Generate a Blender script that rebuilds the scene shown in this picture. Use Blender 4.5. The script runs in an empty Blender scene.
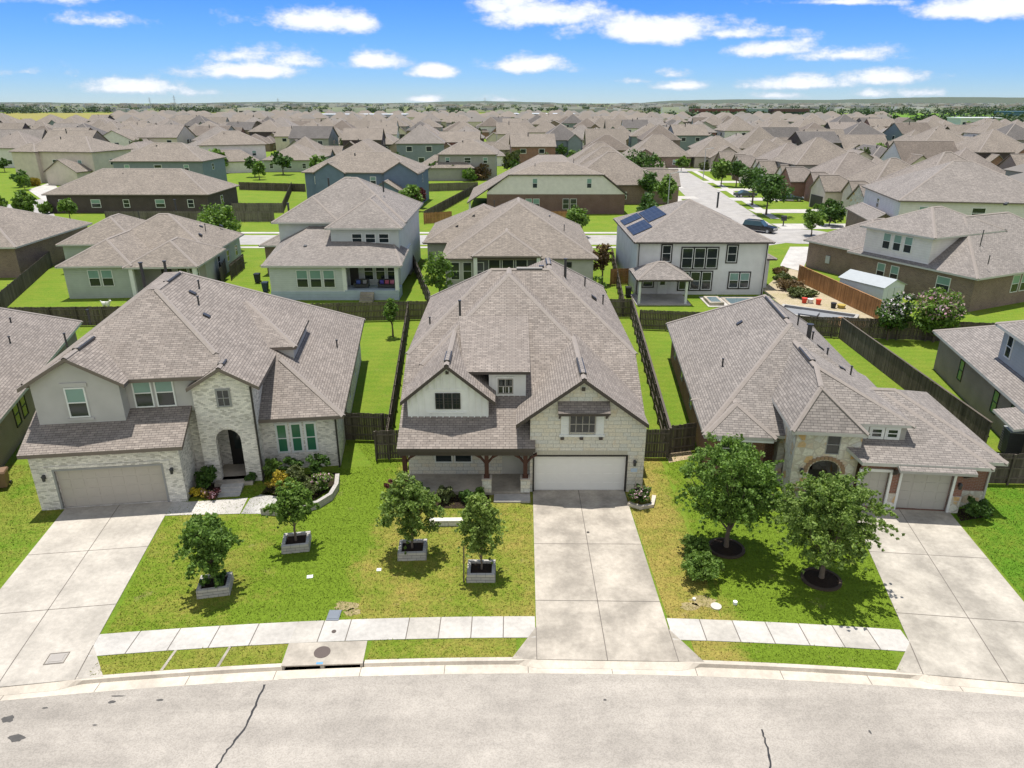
import bpy, math, random
import numpy as np
from mathutils import Vector, Matrix
from mathutils.geometry import tessellate_polygon
random.seed(7); RNG = np.random.default_rng(11)
S = bpy.context.scene
COL = S.collection
R = math.radians
# ------------------------------------------------------------------ camera model (used to survey ground points)
CF, CP, CH = 711.0, R(21.6), 19.4
def ray(x, y):
    a = (x-512)/CF; b = (384-y)/CF
    return (a, math.cos(CP)+b*math.sin(CP), -math.sin(CP)+b*math.cos(CP))
def G(x, y, z=0.0):
    d = ray(x, y); t = (z-CH)/d[2]
    return (d[0]*t, d[1]*t)
# ------------------------------------------------------------------ objects
def tag(o, label=None, cat=None, group=None, kind=None):
    if label: o['label'] = label
    if cat: o['category'] = cat
    if group: o['group'] = group
    if kind: o['kind'] = kind
    return o
def thing(name, label, cat, loc=(0,0,0), rot=0.0, group=None):
    o = bpy.data.objects.new(name, None); COL.objects.link(o)
    o.empty_display_size = .2
    o.location = loc if len(loc) == 3 else (loc[0], loc[1], 0); o.rotation_euler = (0,0,R(rot))
    return tag(o, label, cat, group)
def dup(o, parent=None):
    c = o.copy(); COL.objects.link(c)
    if parent is not None: c.parent = parent
    for ch in o.children: dup(ch, c)
    return c
class MB:
    def __init__(s): s.v=[]; s.f=[]; s.m=[]; s.uv=[]
    def face(s, pts, m=0):
        pts=[Vector(p) for p in pts]
        n=Vector((0,0,0))
        for i in range(len(pts)):
            a=pts[i]; b=pts[(i+1)%len(pts)]
            n+=Vector(((a.y-b.y)*(a.z+b.z),(a.z-b.z)*(a.x+b.x),(a.x-b.x)*(a.y+b.y)))
        if n.length<1e-9: return
        n.normalize()
        if abs(n.z)>.999: t=Vector((1,0,0)); w=Vector((0,1,0))
        else:
            t=Vector((0,0,1)).cross(n).normalized(); w=n.cross(t)
        i0=len(s.v); s.v+= [tuple(p) for p in pts]
        s.f.append(tuple(range(i0,i0+len(pts)))); s.m.append(m)
        s.uv+=[(p.dot(t),p.dot(w)) for p in pts]
    def box(s,x0,x1,y0,y1,z0,z1,m=0,top=None):
        if x0>x1:x0,x1=x1,x0
        if y0>y1:y0,y1=y1,y0
        p=[(x0,y0,z0),(x1,y0,z0),(x1,y1,z0),(x0,y1,z0),(x0,y0,z1),(x1,y0,z1),(x1,y1,z1),(x0,y1,z1)]
        for q in ((0,1,5,4),(1,2,6,5),(2,3,7,6),(3,0,4,7),(3,2,1,0)): s.face([p[i] for i in q],m)
        s.face([p[i] for i in (4,5,6,7)],m if top is None else top)
    def hexa(s,b,t,m=0):   # 4 bottom, 4 top points, both counter-clockwise
        s.face(list(reversed(b)),m); s.face(t,m)
        for i in range(4):
            j=(i+1)%4; s.face([b[i],b[j],t[j],t[i]],m)
    def slab(s,pts,t=.18,m=0,ms=1):
        pts=[Vector(p) for p in pts]
        a=sum((pts[i].x*pts[(i+1)%len(pts)].y-pts[(i+1)%len(pts)].x*pts[i].y) for i in range(len(pts)))
        if a<0: pts=pts[::-1]
        lo=[p-Vector((0,0,t)) for p in pts]
        s.face(pts,m); s.face(lo[::-1],ms)
        for i in range(len(pts)):
            j=(i+1)%len(pts); s.face([lo[i],lo[j],pts[j],pts[i]],ms)
    def cap(s,p,q,w=.16,m=2,h=.035):
        p=Vector(p);q=Vector(q);d=(q-p); hd=Vector((d.x,d.y,0))
        if hd.length<.05: return
        n=Vector((-hd.y,hd.x,0)).normalized()*w
        dn=Vector((0,0,-w*.55)); up=Vector((0,0,h+.02))
        a0,a1,a2=p+n+dn+up,p+up,p-n+dn+up; b0,b1,b2=q+n+dn+up,q+up,q-n+dn+up
        s.face([a1,b1,b0,a0],m) ; s.face([a2,b2,b1,a1],m)
        dz=Vector((0,0,-.08))
        s.face([a0,b0,b0+dz,a0+dz],m); s.face([b2,a2,a2+dz,b2+dz],m)
    def tube(s,p,q,r1,r2=None,n=8,m=0,caps=True):
        r2=r1 if r2 is None else r2
        p=Vector(p);q=Vector(q);d=(q-p).normalized()
        u=d.orthogonal().normalized();w=d.cross(u)
        A=[p+(u*math.cos(2*math.pi*i/n)+w*math.sin(2*math.pi*i/n))*r1 for i in range(n)]
        B=[q+(u*math.cos(2*math.pi*i/n)+w*math.sin(2*math.pi*i/n))*r2 for i in range(n)]
        for i in range(n):
            j=(i+1)%n; s.face([A[i],A[j],B[j],B[i]],m)
        if caps: s.face(A[::-1],m); s.face(B,m)
    def poly(s,pts,m=0):  # flat, possibly concave, facing up
        pts=[Vector(p) for p in pts]
        for t in tessellate_polygon([pts]):
            q=[pts[i] for i in t]
            if (q[1]-q[0]).cross(q[2]-q[0]).z<0: q=q[::-1]
            s.face(q,m)
    def build(s,name,mats,parent=None,loc=None,smooth=False):
        me=bpy.data.meshes.new(name)
        me.from_pydata(s.v,[],s.f)
        if not isinstance(mats,(list,tuple)): mats=[mats]
        if name.endswith('roof') and len(mats)==2: mats=list(mats)+[CAPM]
        for k in mats: me.materials.append(k)
        mi=[min(k,len(mats)-1) for k in s.m]
        me.polygons.foreach_set('material_index',mi)
        uv=me.uv_layers.new(name='UVMap')
        uv.data.foreach_set('uv',np.array(s.uv,dtype=np.float32).ravel())
        if smooth: me.polygons.foreach_set('use_smooth',[True]*len(me.polygons))
        me.update()
        o=bpy.data.objects.new(name,me); COL.objects.link(o)
        if parent is not None: o.parent=parent
        if loc is not None: o.location=loc
        return o
# ------------------------------------------------------------------ materials
class NT:
    def __init__(s,name):
        s.m=bpy.data.materials.new(name); s.m.use_nodes=True; s.t=s.m.node_tree; s.b=s.t.nodes['Principled BSDF']
        s.o=s.t.nodes['Material Output']
    def n(s,typ,ins=None,**kw):
        x=s.t.nodes.new(typ)
        for k,v in kw.items(): setattr(x,k,v)
        for k,v in (ins or {}).items(): s.put(x,k,v)
        return x
    def put(s,x,k,v):
        if isinstance(v,bpy.types.NodeSocket): s.t.links.new(v,x.inputs[k])
        elif isinstance(v,bpy.types.Node): s.t.links.new(v.outputs[0],x.inputs[k])
        else: x.inputs[k].default_value=v
    def math(s,op,a,b=0.0,c=None,clamp=False):
        x=s.n('ShaderNodeMath',{0:a,1:b},operation=op,use_clamp=clamp)
        if c is not None: s.put(x,2,c)
        return x.outputs[0]
    def noise(s,vec,scale,detail=3,rough=.55):
        x=s.n('ShaderNodeTexNoise',{'Scale':scale,'Detail':detail,'Roughness':rough})
        if vec is not None: s.put(x,'Vector',vec)
        return x.outputs[0]
    def ramp(s,fac,stops):
        x=s.n('ShaderNodeValToRGB'); s.put(x,0,fac)
        e=x.color_ramp.elements
        while len(e)<len(stops): e.new(.5)
        for i,(p,c) in enumerate(stops):
            e[i].position=p; e[i].color=(c,c,c,1) if isinstance(c,(int,float)) else tuple(c)+(1,) if len(c)==3 else c
        return x.outputs[0]
    def mix(s,fac,a,b,typ='MIX'):
        x=s.n('ShaderNodeMix',data_type='RGBA',blend_type=typ)
        for k,v in ((0,fac),(6,a),(7,b)):
            if isinstance(v,tuple) and len(v)==3: v=v+(1,)
            s.put(x,k,v)
        return x.outputs[2]
    def uv(s): return s.n('ShaderNodeTexCoord').outputs['UV']
    def obj(s): return s.n('ShaderNodeTexCoord').outputs['Object']
    def wpos(s): return s.n('ShaderNodeNewGeometry').outputs['Position']
    def bump(s,h,strength=.3,dist=.02):
        x=s.n('ShaderNodeBump',{'Height':h,'Strength':strength,'Distance':dist}); s.put(s.b,'Normal',x.outputs[0])
    def fin(s,col,rough=.85,spec=.3,metal=0):
        if isinstance(col,tuple) and len(col)==3: col=col+(1,)
        s.put(s.b,'Base Color',col); s.put(s.b,'Roughness',rough); s.put(s.b,'Specular IOR Level',spec); s.put(s.b,'Metallic',metal)
        return s.m
MC={}
def cached(f):
    def g(*a):
        k=(f.__name__,)+a
        if k not in MC: MC[k]=f(*a)
        return MC[k]
    return g
@cached
def plain(name,col,rough=.7,spec=.3,var=.12,scale=3.0,metal=0.0):
    t=NT(name); nz=t.noise(t.obj(),scale,4)
    c=t.mix(nz,tuple(x*(1-var) for x in col),tuple(min(1,x*(1+var)) for x in col))
    return t.fin(c,rough,spec,metal)
def brick_nodes(t,vec,w,h,mortar,c1,c2,cm,bias=0.0,squash=1.0,sqf=2,offset=.5,smooth=.1):
    x=t.n('ShaderNodeTexBrick',{'Vector':vec,'Scale':1.0,'Mortar Size':mortar,'Mortar Smooth':smooth,'Bias':bias,'Brick Width':w,'Row Height':h,
        'Color1':c1+(1,),'Color2':c2+(1,),'Mortar':cm+(1,)})
    x.offset=offset; x.squash=squash; x.squash_frequency=sqf
    return x
@cached
def shingle(name,c1,c2,dark):
    t=NT(name); uv=t.uv()
    x=brick_nodes(t,uv,.33,.15,.010,c1,c2,dark,0.0,1.0,2,.37)
    # irregular three-tab clumps: a second coarser brick offset toggles tone
    y=brick_nodes(t,uv,.21,.15,0.0,(.88,.88,.88),(1.10,1.09,1.08),(1,1,1),0.1,1.0,2,.61)
    c=t.mix(1.0,x.outputs[0],y.outputs[0],'MULTIPLY')
    big=t.noise(t.obj(),.35,3); st=t.ramp(big,[(.3,.9),(.7,1.07)])
    c=t.mix(1.0,c,st,'MULTIPLY')
    fine=t.noise(uv,60,2); c=t.mix(1.0,c,t.ramp(fine,[(.3,.85),(.7,1.15)]),'MULTIPLY')
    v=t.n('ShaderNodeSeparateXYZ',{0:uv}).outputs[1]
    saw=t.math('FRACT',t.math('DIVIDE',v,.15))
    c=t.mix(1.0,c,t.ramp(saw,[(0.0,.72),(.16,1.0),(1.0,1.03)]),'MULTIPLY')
    t.bump(t.math('SUBTRACT',1.0,saw),.5,.012)
    return t.fin(c,.92,.2)
@cached
def brickwall(name,c1,c2,cm,w,h,bias,fleck=0.0):
    t=NT(name); uv=t.uv()
    x=brick_nodes(t,uv,w,h,.008,c1,c2,cm,bias)
    y=brick_nodes(t,uv,w,h,0.0,(.72,.72,.72),(1.2,1.18,1.15),(1,1,1),-.1,1,2,.5)
    c=t.mix(.8,x.outputs[0],y.outputs[0],'MULTIPLY')
    if fleck:
        q=brick_nodes(t,uv,w,h,0.0,(0,0,0),(1,1,1),(1,1,1),0,1,2,.5); c=t.mix(t.ramp(q.outputs[0],[(fleck,1.),(fleck+.04,0.)]),c,c2)
    c=t.mix(1.0,c,t.ramp(t.noise(t.obj(),.7,4),[(.3,.85),(.7,1.1)]),'MULTIPLY')
    t.bump(x.outputs[1],-.3,.008)
    return t.fin(c,.9,.2)
@cached
def limestone(name):
    t=NT(name); uv=t.uv()
    wv=t.n('ShaderNodeVectorMath',{0:uv,1:(.0,.0,0)},operation='ADD').outputs[0]
    x=brick_nodes(t,wv,.62,.22,.011,(.82,.79,.72),(.56,.525,.46),(.40,.375,.335),-.1,.62,3,.37,.3)
    y=brick_nodes(t,wv,.62,.22,0,(.74,.76,.78),(1.16,1.13,1.06),(1,1,1),0,.62,3,.37)
    c=t.mix(1,x.outputs[0],y.outputs[0],'MULTIPLY')
    z=t.noise(uv,2.2,2); c=t.mix(t.ramp(z,[(.60,0.),(.76,.3)]),c,(.66,.48,.27))
    c=t.mix(1,c,t.ramp(t.noise(uv,12,4),[(.3,.82),(.7,1.12)]),'MULTIPLY')
    t.bump(x.outputs[1],-.4,.012)
    return t.fin(c,.9,.2)
@cached
def rubble(name):
    t=NT(name); uv=t.uv()
    d=t.n('ShaderNodeTexVoronoi',{'Vector':uv,'Scale':2.3,'Randomness':.8},feature='DISTANCE_TO_EDGE')
    cl=t.n('ShaderNodeTexVoronoi',{'Vector':uv,'Scale':2.3,'Randomness':.8},feature='F1')
    r=t.n('ShaderNodeSeparateColor',{0:cl.outputs['Color']}).outputs[0]
    c=t.ramp(r,[(0,(.62,.57,.46)),(.3,(.70,.68,.62)),(.55,(.56,.52,.45)),(.75,(.68,.66,.58)),(.86,(.58,.38,.17)),(1.0,(.60,.60,.58))])
    c=t.mix(1,c,t.ramp(t.noise(uv,9,4),[(.3,.8),(.7,1.12)]),'MULTIPLY')
    e=t.ramp(d.outputs[0],[(0.0,0.),(.035,0.),(.07,1.)])
    c=t.mix(e,(.50,.46,.40),c)
    t.bump(e,.4,.02)
    return t.fin(c,.9,.2)
@cached
def siding(name,col,pitch):
    t=NT(name); uv=t.uv(); v=t.n('ShaderNodeSeparateXYZ',{0:uv}).outputs[1]
    saw=t.math('FRACT',t.math('DIVIDE',v,pitch))
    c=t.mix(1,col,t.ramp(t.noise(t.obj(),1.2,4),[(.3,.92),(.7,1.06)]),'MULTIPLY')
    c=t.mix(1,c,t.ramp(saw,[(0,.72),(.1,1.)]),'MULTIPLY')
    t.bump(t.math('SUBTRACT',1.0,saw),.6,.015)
    return t.fin(c,.7,.3)
@cached
def stucco(name,col):
    t=NT(name); o=t.obj()
    c=t.mix(1,col,t.ramp(t.noise(o,.9,5),[(.3,.9),(.7,1.07)]),'MULTIPLY')
    t.bump(t.noise(o,60,3),.25,.01)
    return t.fin(c,.88,.2)
@cached
def concrete(name,col,stain):
    t=NT(name); w=t.wpos()
    a=t.noise(w,.55,6,.62); b=t.noise(w,5,5,.6); f=t.noise(w,40,2)
    c=t.mix(t.ramp(a,[(.38,0.),(.66,1.)]),tuple(x*(1-stain) for x in col),tuple(x*1.04 for x in col))
    c=t.mix(1,c,t.ramp(b,[(.3,.88),(.7,1.08)]),'MULTIPLY')
    c=t.mix(1,c,t.ramp(f,[(.3,.93),(.7,1.05)]),'MULTIPLY')
    sp=t.ramp(t.noise(w,1.7,6,.7),[(.66,0.),(.76,.35)])
    c=t.mix(sp,c,tuple(x*.6 for x in col))
    t.bump(f,.15,.004)
    return t.fin(c,.88,.25)
@cached
def asphalt(name,col):
    t=NT(name); w=t.wpos()
    a=t.noise(w,.22,5,.6); b=t.noise(w,1.6,6,.65); f=t.n('ShaderNodeTexVoronoi',{'Vector':w,'Scale':26.0}).outputs[1]
    sx=t.n('ShaderNodeMapping',{'Vector':w,'Scale':(.12,1.1,1)}); lane=t.noise(sx.outputs[0],1.0,4,.6)
    c=t.mix(t.ramp(a,[(.35,0.),(.65,1.)]),tuple(x*.86 for x in col),tuple(x*1.08 for x in col))
    c=t.mix(1,c,t.ramp(lane,[(.35,.88),(.65,1.08)]),'MULTIPLY')
    c=t.mix(1,c,t.ramp(b,[(.3,.9),(.7,1.07)]),'MULTIPLY')
    g=t.n('ShaderNodeSeparateColor',{0:f}).outputs[0]
    c=t.mix(1,c,t.ramp(g,[(0,.84),(.5,1.0),(1,1.10)]),'MULTIPLY')
    sp=t.ramp(t.noise(w,.55,7,.75),[(.58,0.),(.74,.42)])
    c=t.mix(sp,c,tuple(x*.55 for x in col))
    t.bump(t.noise(w,60,2),.3,.006)
    return t.fin(c,.9,.25)
@cached
def grassmat(name,lush,dry,amount,soil,xr=None):
    """amount: 0 all lush, 1 mostly dry"""
    t=NT(name); w=t.wpos()
    a=t.noise(w,.33,5,.65); b=t.noise(w,1.5,6,.7); f=t.noise(w,22,4,.7); g=t.noise(w,7,4,.7)
    k=t.math('ADD',t.math('MULTIPLY',a,.6),t.math('MULTIPLY',b,.4))
    lo=.66-.30*amount; h=t.noise(w,4.2,5,.75)
    k=t.math('ADD',t.math('MULTIPLY',k,.7),t.math('MULTIPLY',h,.3))
    if xr:
        sx=t.n('ShaderNodeSeparateXYZ',{0:w}).outputs[0]; wob=t.math('MULTIPLY',t.math('SUBTRACT',t.noise(w,.5,4,.6),.5),3.0)
        u=t.math('DIVIDE',t.math('ADD',t.math('ADD',sx,wob),20.0),40.0)
        k=t.math('ADD',k,t.math('SUBTRACT',t.ramp(u,[((x+20)/40,v) for x,v in xr]),.5))
    c=t.mix(t.ramp(k,[(max(0,lo-.10),0.),(min(1,lo+.13),1.)]),lush,dry)
    c=t.mix(t.ramp(t.noise(w,.8,6,.75),[(.60,0.),(.74,soil)]),c,(.30,.22,.12))
    c=t.mix(1,c,t.ramp(g,[(.25,.72),(.75,1.25)]),'MULTIPLY')
    c=t.mix(1,c,t.ramp(f,[(.25,.6),(.75,1.35)]),'MULTIPLY')
    wv=t.n('ShaderNodeTexWave',{'Vector':w,'Scale':.33,'Distortion':2.0,'Detail':2.0,'Detail Scale':.6}); wv.bands_direction='Y'
    c=t.mix(1,c,t.ramp(wv.outputs[1],[(.3,.97),(.7,1.03)]),'MULTIPLY')
    t.bump(t.math('ADD',f,t.math('MULTIPLY',g,.5)),.9,.05)
    return t.fin(c,.95,.1)
@cached
def leafmat(name,c1,c2,trans):
    t=NT(name)
    g=t.n('ShaderNodeNewGeometry'); r=g.outputs['Random Per Island']
    c=t.mix(r,c1,c2)
    c=t.mix(1,c,t.ramp(t.noise(t.obj(),1.1,3),[(.3,.78),(.7,1.2)]),'MULTIPLY')
    t.fin(c,.6,.25)
    tr=t.n('ShaderNodeBsdfTranslucent',{'Color':t.mix(1,c,(1.1,1.25,.5),'MULTIPLY')})
    mx=t.n('ShaderNodeMixShader',{0:trans,1:t.b.outputs[0],2:tr.outputs[0]})
    t.t.links.new(mx.outputs[0],t.o.inputs[0])
    return t.m
@cached
def woodfence(name,col,var):
    t=NT(name); uv=t.uv(); o=t.obj()
    r=t.n('ShaderNodeNewGeometry').outputs['Random Per Island']
    sx=t.n('ShaderNodeMapping',{'Vector':uv,'Scale':(9,.8,1)}); gr=t.noise(sx.outputs[0],1.5,5,.6)
    c=t.mix(r,tuple(x*(1-var) for x in col),tuple(x*(1+var) for x in col))
    c=t.mix(1,c,t.ramp(gr,[(.3,.7),(.7,1.2)]),'MULTIPLY')
    c=t.mix(1,c,t.ramp(t.noise(o,.5,4),[(.3,.75),(.7,1.2)]),'MULTIPLY')
    return t.fin(c,.9,.15)
@cached
def glassmat(name,col,rough):
    t=NT(name)
    c=t.mix(t.noise(t.obj(),.8,2),tuple(x*.75 for x in col),tuple(x*1.2 for x in col))
    return t.fin(c,rough,.6)
@cached
def barkmat(name,col):
    t=NT(name); sx=t.n('ShaderNodeMapping',{'Vector':t.obj(),'Scale':(6,6,1.5)})
    nz=t.noise(sx.outputs[0],3,5,.65)
    c=t.mix(nz,tuple(x*.5 for x in col),tuple(x*1.3 for x in col)); t.bump(nz,.6,.02)
    return t.fin(c,.95,.1)
@cached
def mulch(name):
    t=NT(name); w=t.wpos(); nz=t.noise(w,25,4,.7)
    c=t.mix(nz,(.012,.009,.007),(.06,.04,.028)); t.bump(nz,1,.05)
    return t.fin(c,.95,.1)

RC1,RC2,RCD=(.295,.255,.225),(.215,.184,.162),(.09,.079,.07)
CAPM=plain('ridge_shingle',(.28,.243,.216),.9,.2,.2,6.0)
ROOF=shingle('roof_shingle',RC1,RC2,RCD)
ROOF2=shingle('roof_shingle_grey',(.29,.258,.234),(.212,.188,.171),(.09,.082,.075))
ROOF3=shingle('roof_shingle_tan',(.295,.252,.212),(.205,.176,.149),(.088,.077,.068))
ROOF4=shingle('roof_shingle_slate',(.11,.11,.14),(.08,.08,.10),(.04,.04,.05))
FASCIA_D=plain('fascia_dark',(.075,.062,.055),.6)
FASCIA_W=plain('fascia_pale',(.50,.49,.46),.6)
FASCIA_B=plain('fascia_brown',(.17,.14,.12),.6)
TRIM_W=plain('trim_white',(.72,.73,.72),.5)
TRIM_D=plain('trim_dark',(.045,.04,.038),.5)
TRIM_G=plain('trim_grey',(.30,.30,.30),.5)
GL_D=glassmat('window_glass_dark',(.022,.03,.032),.08)
GL_B=glassmat('window_glass_blind',(.20,.33,.29),.15)
GL_G=glassmat('window_glass_green',(.04,.16,.09),.12)
WHITEBRICK=brickwall('brick_white',(.77,.74,.70),(.50,.47,.43),(.60,.565,.52),.20,.075,-.9,.16)
REDBRICK=brickwall('brick_red',(.34,.155,.105),(.20,.10,.075),(.33,.28,.25),.24,.09,0.0)
TANBRICK=brickwall('brick_tan',(.36,.29,.235),(.23,.175,.145),(.36,.33,.30),.24,.09,0.0)
DARKBRICK=brickwall('brick_dark',(.115,.085,.078),(.065,.052,.05),(.14,.125,.12),.24,.09,0.0)
MIXBRICK=brickwall('brick_mixed',(.33,.235,.18),(.15,.10,.085),(.33,.29,.25),.26,.1,0.0)
LIME=limestone('limestone_ashlar')
RUBBLE=rubble('rubble_stone')
CONC=concrete('concrete_drive',(.50,.465,.42),.2)
CONC_D=concrete('concrete_weathered',(.48,.425,.355),.40)
CONC_W=concrete('concrete_walk',(.51,.48,.44),.18)
KERB=concrete('kerb_concrete',(.60,.53,.44),.22)
JOINT=plain('joint_dark',(.16,.14,.12),.95)
ASPH=asphalt('asphalt_worn',(.365,.328,.285))
ROADFAR=concrete('street_pale',(.40,.375,.35),.18)
TAR=plain('tar_black',(.025,.024,.025),.5)
METAL_D=plain('metal_dark',(.04,.04,.042),.45,.5)
METAL_G=plain('metal_grey',(.42,.43,.44),.4,.5)
FENCE=woodfence('fence_weathered',(.12,.10,.082),.3)
FENCE_N=woodfence('fence_brown',(.36,.19,.085),.25)
FENCE_G=woodfence('fence_grey',(.165,.145,.125),.2)
BARK=barkmat('bark',(.16,.125,.10))
MULCH=mulch('mulch_black')
# ------------------------------------------------------------------ roofs and house pieces (local frame: -y is the front)
def hiproof(mb, x0,x1,y0,y1,ze, F=.6,B=.6,L=.6,Rr=.6, t=.18, caps=True, cm=2):
    """slopes of the four sides, None = gable end"""
    w=x1-x0; d=y1-y0; INF=1e9
    def inv(s): return 1.0/s if s else INF
    # candidate ridge along x (front/back planes meet)
    hA = d/(inv(F)+inv(B)) if (F and B) else INF
    hB = w/(inv(L)+inv(Rr)) if (L and Rr) else INF
    if hA<=hB:
        h=hA; yr=y0+h/F
        xl=x0+(h/L if L else 0); xr=x1-(h/Rr if Rr else 0)
        a,b,c,e=(x0,y0,ze),(x1,y0,ze),(x1,y1,ze),(x0,y1,ze); p=(xl,yr,ze+h); q=(xr,yr,ze+h)
        mb.slab([a,b,q,p],t); mb.slab([c,e,p,q],t)
        if L: mb.slab([e,a,p],t)
        if Rr: mb.slab([b,c,q],t)
        if caps:
            mb.cap(p,q,m=cm)
            if L: mb.cap(a,p,m=cm); mb.cap(e,p,m=cm)
            if Rr: mb.cap(b,q,m=cm); mb.cap(c,q,m=cm)
        return ('x',yr,ze+h,xl,xr)
    else:
        h=hB; xr=x0+h/L
        yf=y0+(h/F if F else 0); yb=y1-(h/B if B else 0)
        a,b,c,e=(x0,y0,ze),(x1,y0,ze),(x1,y1,ze),(x0,y1,ze); p=(xr,yf,ze+h); q=(xr,yb,ze+h)
        mb.slab([e,a,p,q],t); mb.slab([b,c,q,p],t)
        if F: mb.slab([a,b,p],t)
        if B: mb.slab([c,e,q],t)
        if caps:
            mb.cap(p,q,m=cm)
            if F: mb.cap(a,p,m=cm); mb.cap(b,p,m=cm)
            if B: mb.cap(c,q,m=cm); mb.cap(e,q,m=cm)
        return ('y',xr,ze+h,yf,yb)
def wallbox(mb,x0,x1,y0,y1,z0,z1,m=0): mb.box(x0,x1,y0,y1,z0,z1,m)
def gablewall(mb,x0,x1,y,zb,ze,xp,zp,th=.2,m=0):
    """pentagon wall whose outer face looks to -y, th thick towards +y"""
    P=[(x0,zb),(x1,zb),(x1,ze),(xp,zp),(x0,ze)]
    f=[(x,y,z) for x,z in P]; b=[(x,y+th,z) for x,z in P]
    mb.face(f,m); mb.face(b[::-1],m)
    for i in range(5):
        j=(i+1)%5; mb.face([b[i],b[j],f[j],f[i]],m)
def wing(wm, rm, x0,x1,y0,y1,z0,ze, F=.6,B=.6,L=.6,Rr=.6, o=.4, rake=.3, t=.18, caps=True, m=0, mg=None):
    """box walls + roof.  ze is the eave-edge height.  A None side is a gable."""
    ox0=x0-(o if L else rake); ox1=x1+(o if Rr else rake); oy0=y0-(o if F else rake); oy1=y1+(o if B else rake)
    wallbox(wm,x0,x1,y0,y1,z0,ze+.06,m)
    r=hiproof(rm,ox0,ox1,oy0,oy1,ze,F,B,L,Rr,t,caps)
    mg=m if mg is None else mg
    if r[0]=='y':
        zp=r[2]-.17
        for side,yy in ((F,y0),(B,y1)):
            if not side:
                zz=ze+.06; P=[(x0,yy,zz),(x1,yy,zz),(r[1],yy,zp)]
                if yy==y0: wm.face(P,mg)
                else: wm.face(P[::-1],mg)
    else:
        zp=r[2]-.17
        for side,xx in ((L,x0),(Rr,x1)):
            if not side:
                zz=ze+.06; P=[(xx,y1,zz),(xx,y0,zz),(xx,r[1],zp)]
                if xx==x0: wm.face(P,mg)
                else: wm.face(P[::-1],mg)
    return r
def fmap(face,pos):
    if face=='F': return lambda u,d,z:(u,pos-d,z)
    if face=='B': return lambda u,d,z:(-u,pos+d,z)
    if face=='R': return lambda u,d,z:(pos+d,u,z)
    if face=='L': return lambda u,d,z:(pos-d,-u,z)
def fbox(mb,T,u0,u1,d0,d1,z0,z1,m=0):
    mb.hexa([T(u0,d1,z0),T(u1,d1,z0),T(u1,d0,z0),T(u0,d0,z0)],[T(u0,d1,z1),T(u1,d1,z1),T(u1,d0,z1),T(u0,d0,z1)],m)
def window(par,face,pos,u,z,w,h,frame=None,style='blind',bar=.06,trim=0.0,trimmat=None,grid=None,name='window'):
    """u,z: lower-left corner seen from outside (u runs along +x / +y for F,R and is negated for B,L)"""
    frame=frame or TRIM_W; T=fmap(face,pos); g=MB()
    mid=z+h*.5
    fbox(g,T,u+.02,u+w-.02,-.02,.03,mid,z+h-.02,0 if style=='blind' else 1)
    fbox(g,T,u+.02,u+w-.02,-.02,.024,z+.02,mid,1)
    pane=g.build(name,[GL_B if style!='green' else GL_G,GL_D if style!='green' else GL_G],par)
    f=MB()
    for a,b,c,e in ((u-.0,u+bar,z,z+h),(u+w-bar,u+w,z,z+h),(u+bar,u+w-bar,z+h-bar,z+h),(u+bar,u+w-bar,z,z+bar),(u+bar,u+w-bar,mid-bar*.4,mid+bar*.4)):
        fbox(f,T,a,b,-.02,.06,c,e)
    if grid:
        nx,nz=grid
        for i in range(1,nx): fbox(f,T,u+w*i/nx-.018,u+w*i/nx+.018,-.01,.05,z+bar,z+h-bar)
        for i in range(1,nz):
            if abs(i/nz-.5)>.01: fbox(f,T,u+bar,u+w-bar,-.01,.047,z+h*i/nz-.018,z+h*i/nz+.018)
    f.build('window_frame',frame,pane)
    if trim>0:
        k=MB()
        for a,b,c,e in ((u-trim,u,z-trim,z+h+trim),(u+w,u+w+trim,z-trim,z+h+trim),(u,u+w,z+h,z+h+trim),(u,u+w,z-trim,z)):
            fbox(k,T,a,b,-.02,.045,c,e)
        k.build('window_trim',trimmat or TRIM_W,pane)
    return pane
def windows(par,face,pos,u,z,w,h,n,gap=.12,**k):
    for i in range(n): window(par,face,pos,u+i*(w+gap),z,w,h,**k)
def garage(par,face,pos,u0,u1,z1,mat,framemat,rec=.12,z0=.03,cols=8,rows=4):
    """door set back behind the wall face; the wall itself has the opening"""
    T=fmap(face,pos); g=MB()
    fbox(g,T,u0,u1,-rec-.06,-rec,z0,z1)
    W=(u1-u0)/cols; H=(z1-z0)/rows
    for i in range(cols):
        for j in range(rows):
            fbox(g,T,u0+i*W+.07,u0+(i+1)*W-.07,-rec,-rec+.014,z0+j*H+.05,z0+(j+1)*H-.05)
    d=g.build('garage_door',[mat,TRIM_G],par)
    f=MB()
    fbox(f,T,u0-.09,u0,-.1,.03,z0,z1+.09); fbox(f,T,u1,u1+.09,-.1,.03,z0,z1+.09); fbox(f,T,u0,u1,-.1,.03,z1,z1+.09)
    f.build('door_frame',framemat,d)
    return d
def wall_open(mb,face,pos,u0,u1,z0,z1,holes,depth=.35,m=0,top=None,mr=None):
    """a wall face with openings.  holes: list of point loops [(u,z)...]; reveals go 'depth' inwards.  top: optional list of outline points replacing the rectangle"""
    T=fmap(face,pos)
    out=top or [(u0,z0),(u1,z0),(u1,z1),(u0,z1)]
    loops=[[Vector((u,z,0)) for u,z in out]]+[[Vector((u,z,0)) for u,z in h] for h in holes]
    flat=[p for l in loops for p in l]
    for tri in tessellate_polygon(loops):
        q=[flat[i] for i in tri]
        if (q[1]-q[0]).cross(q[2]-q[0]).z<0: q=q[::-1]
        mb.face([T(p.x,0,p.y) for p in q],m)
    for h in holes:
        for i in range(len(h)):
            a=h[i];b=h[(i+1)%len(h)]
            mb.face([T(a[0],0,a[1]),T(b[0],0,b[1]),T(b[0],-depth,b[1]),T(a[0],-depth,a[1])][::1],m if mr is None else mr)
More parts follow.
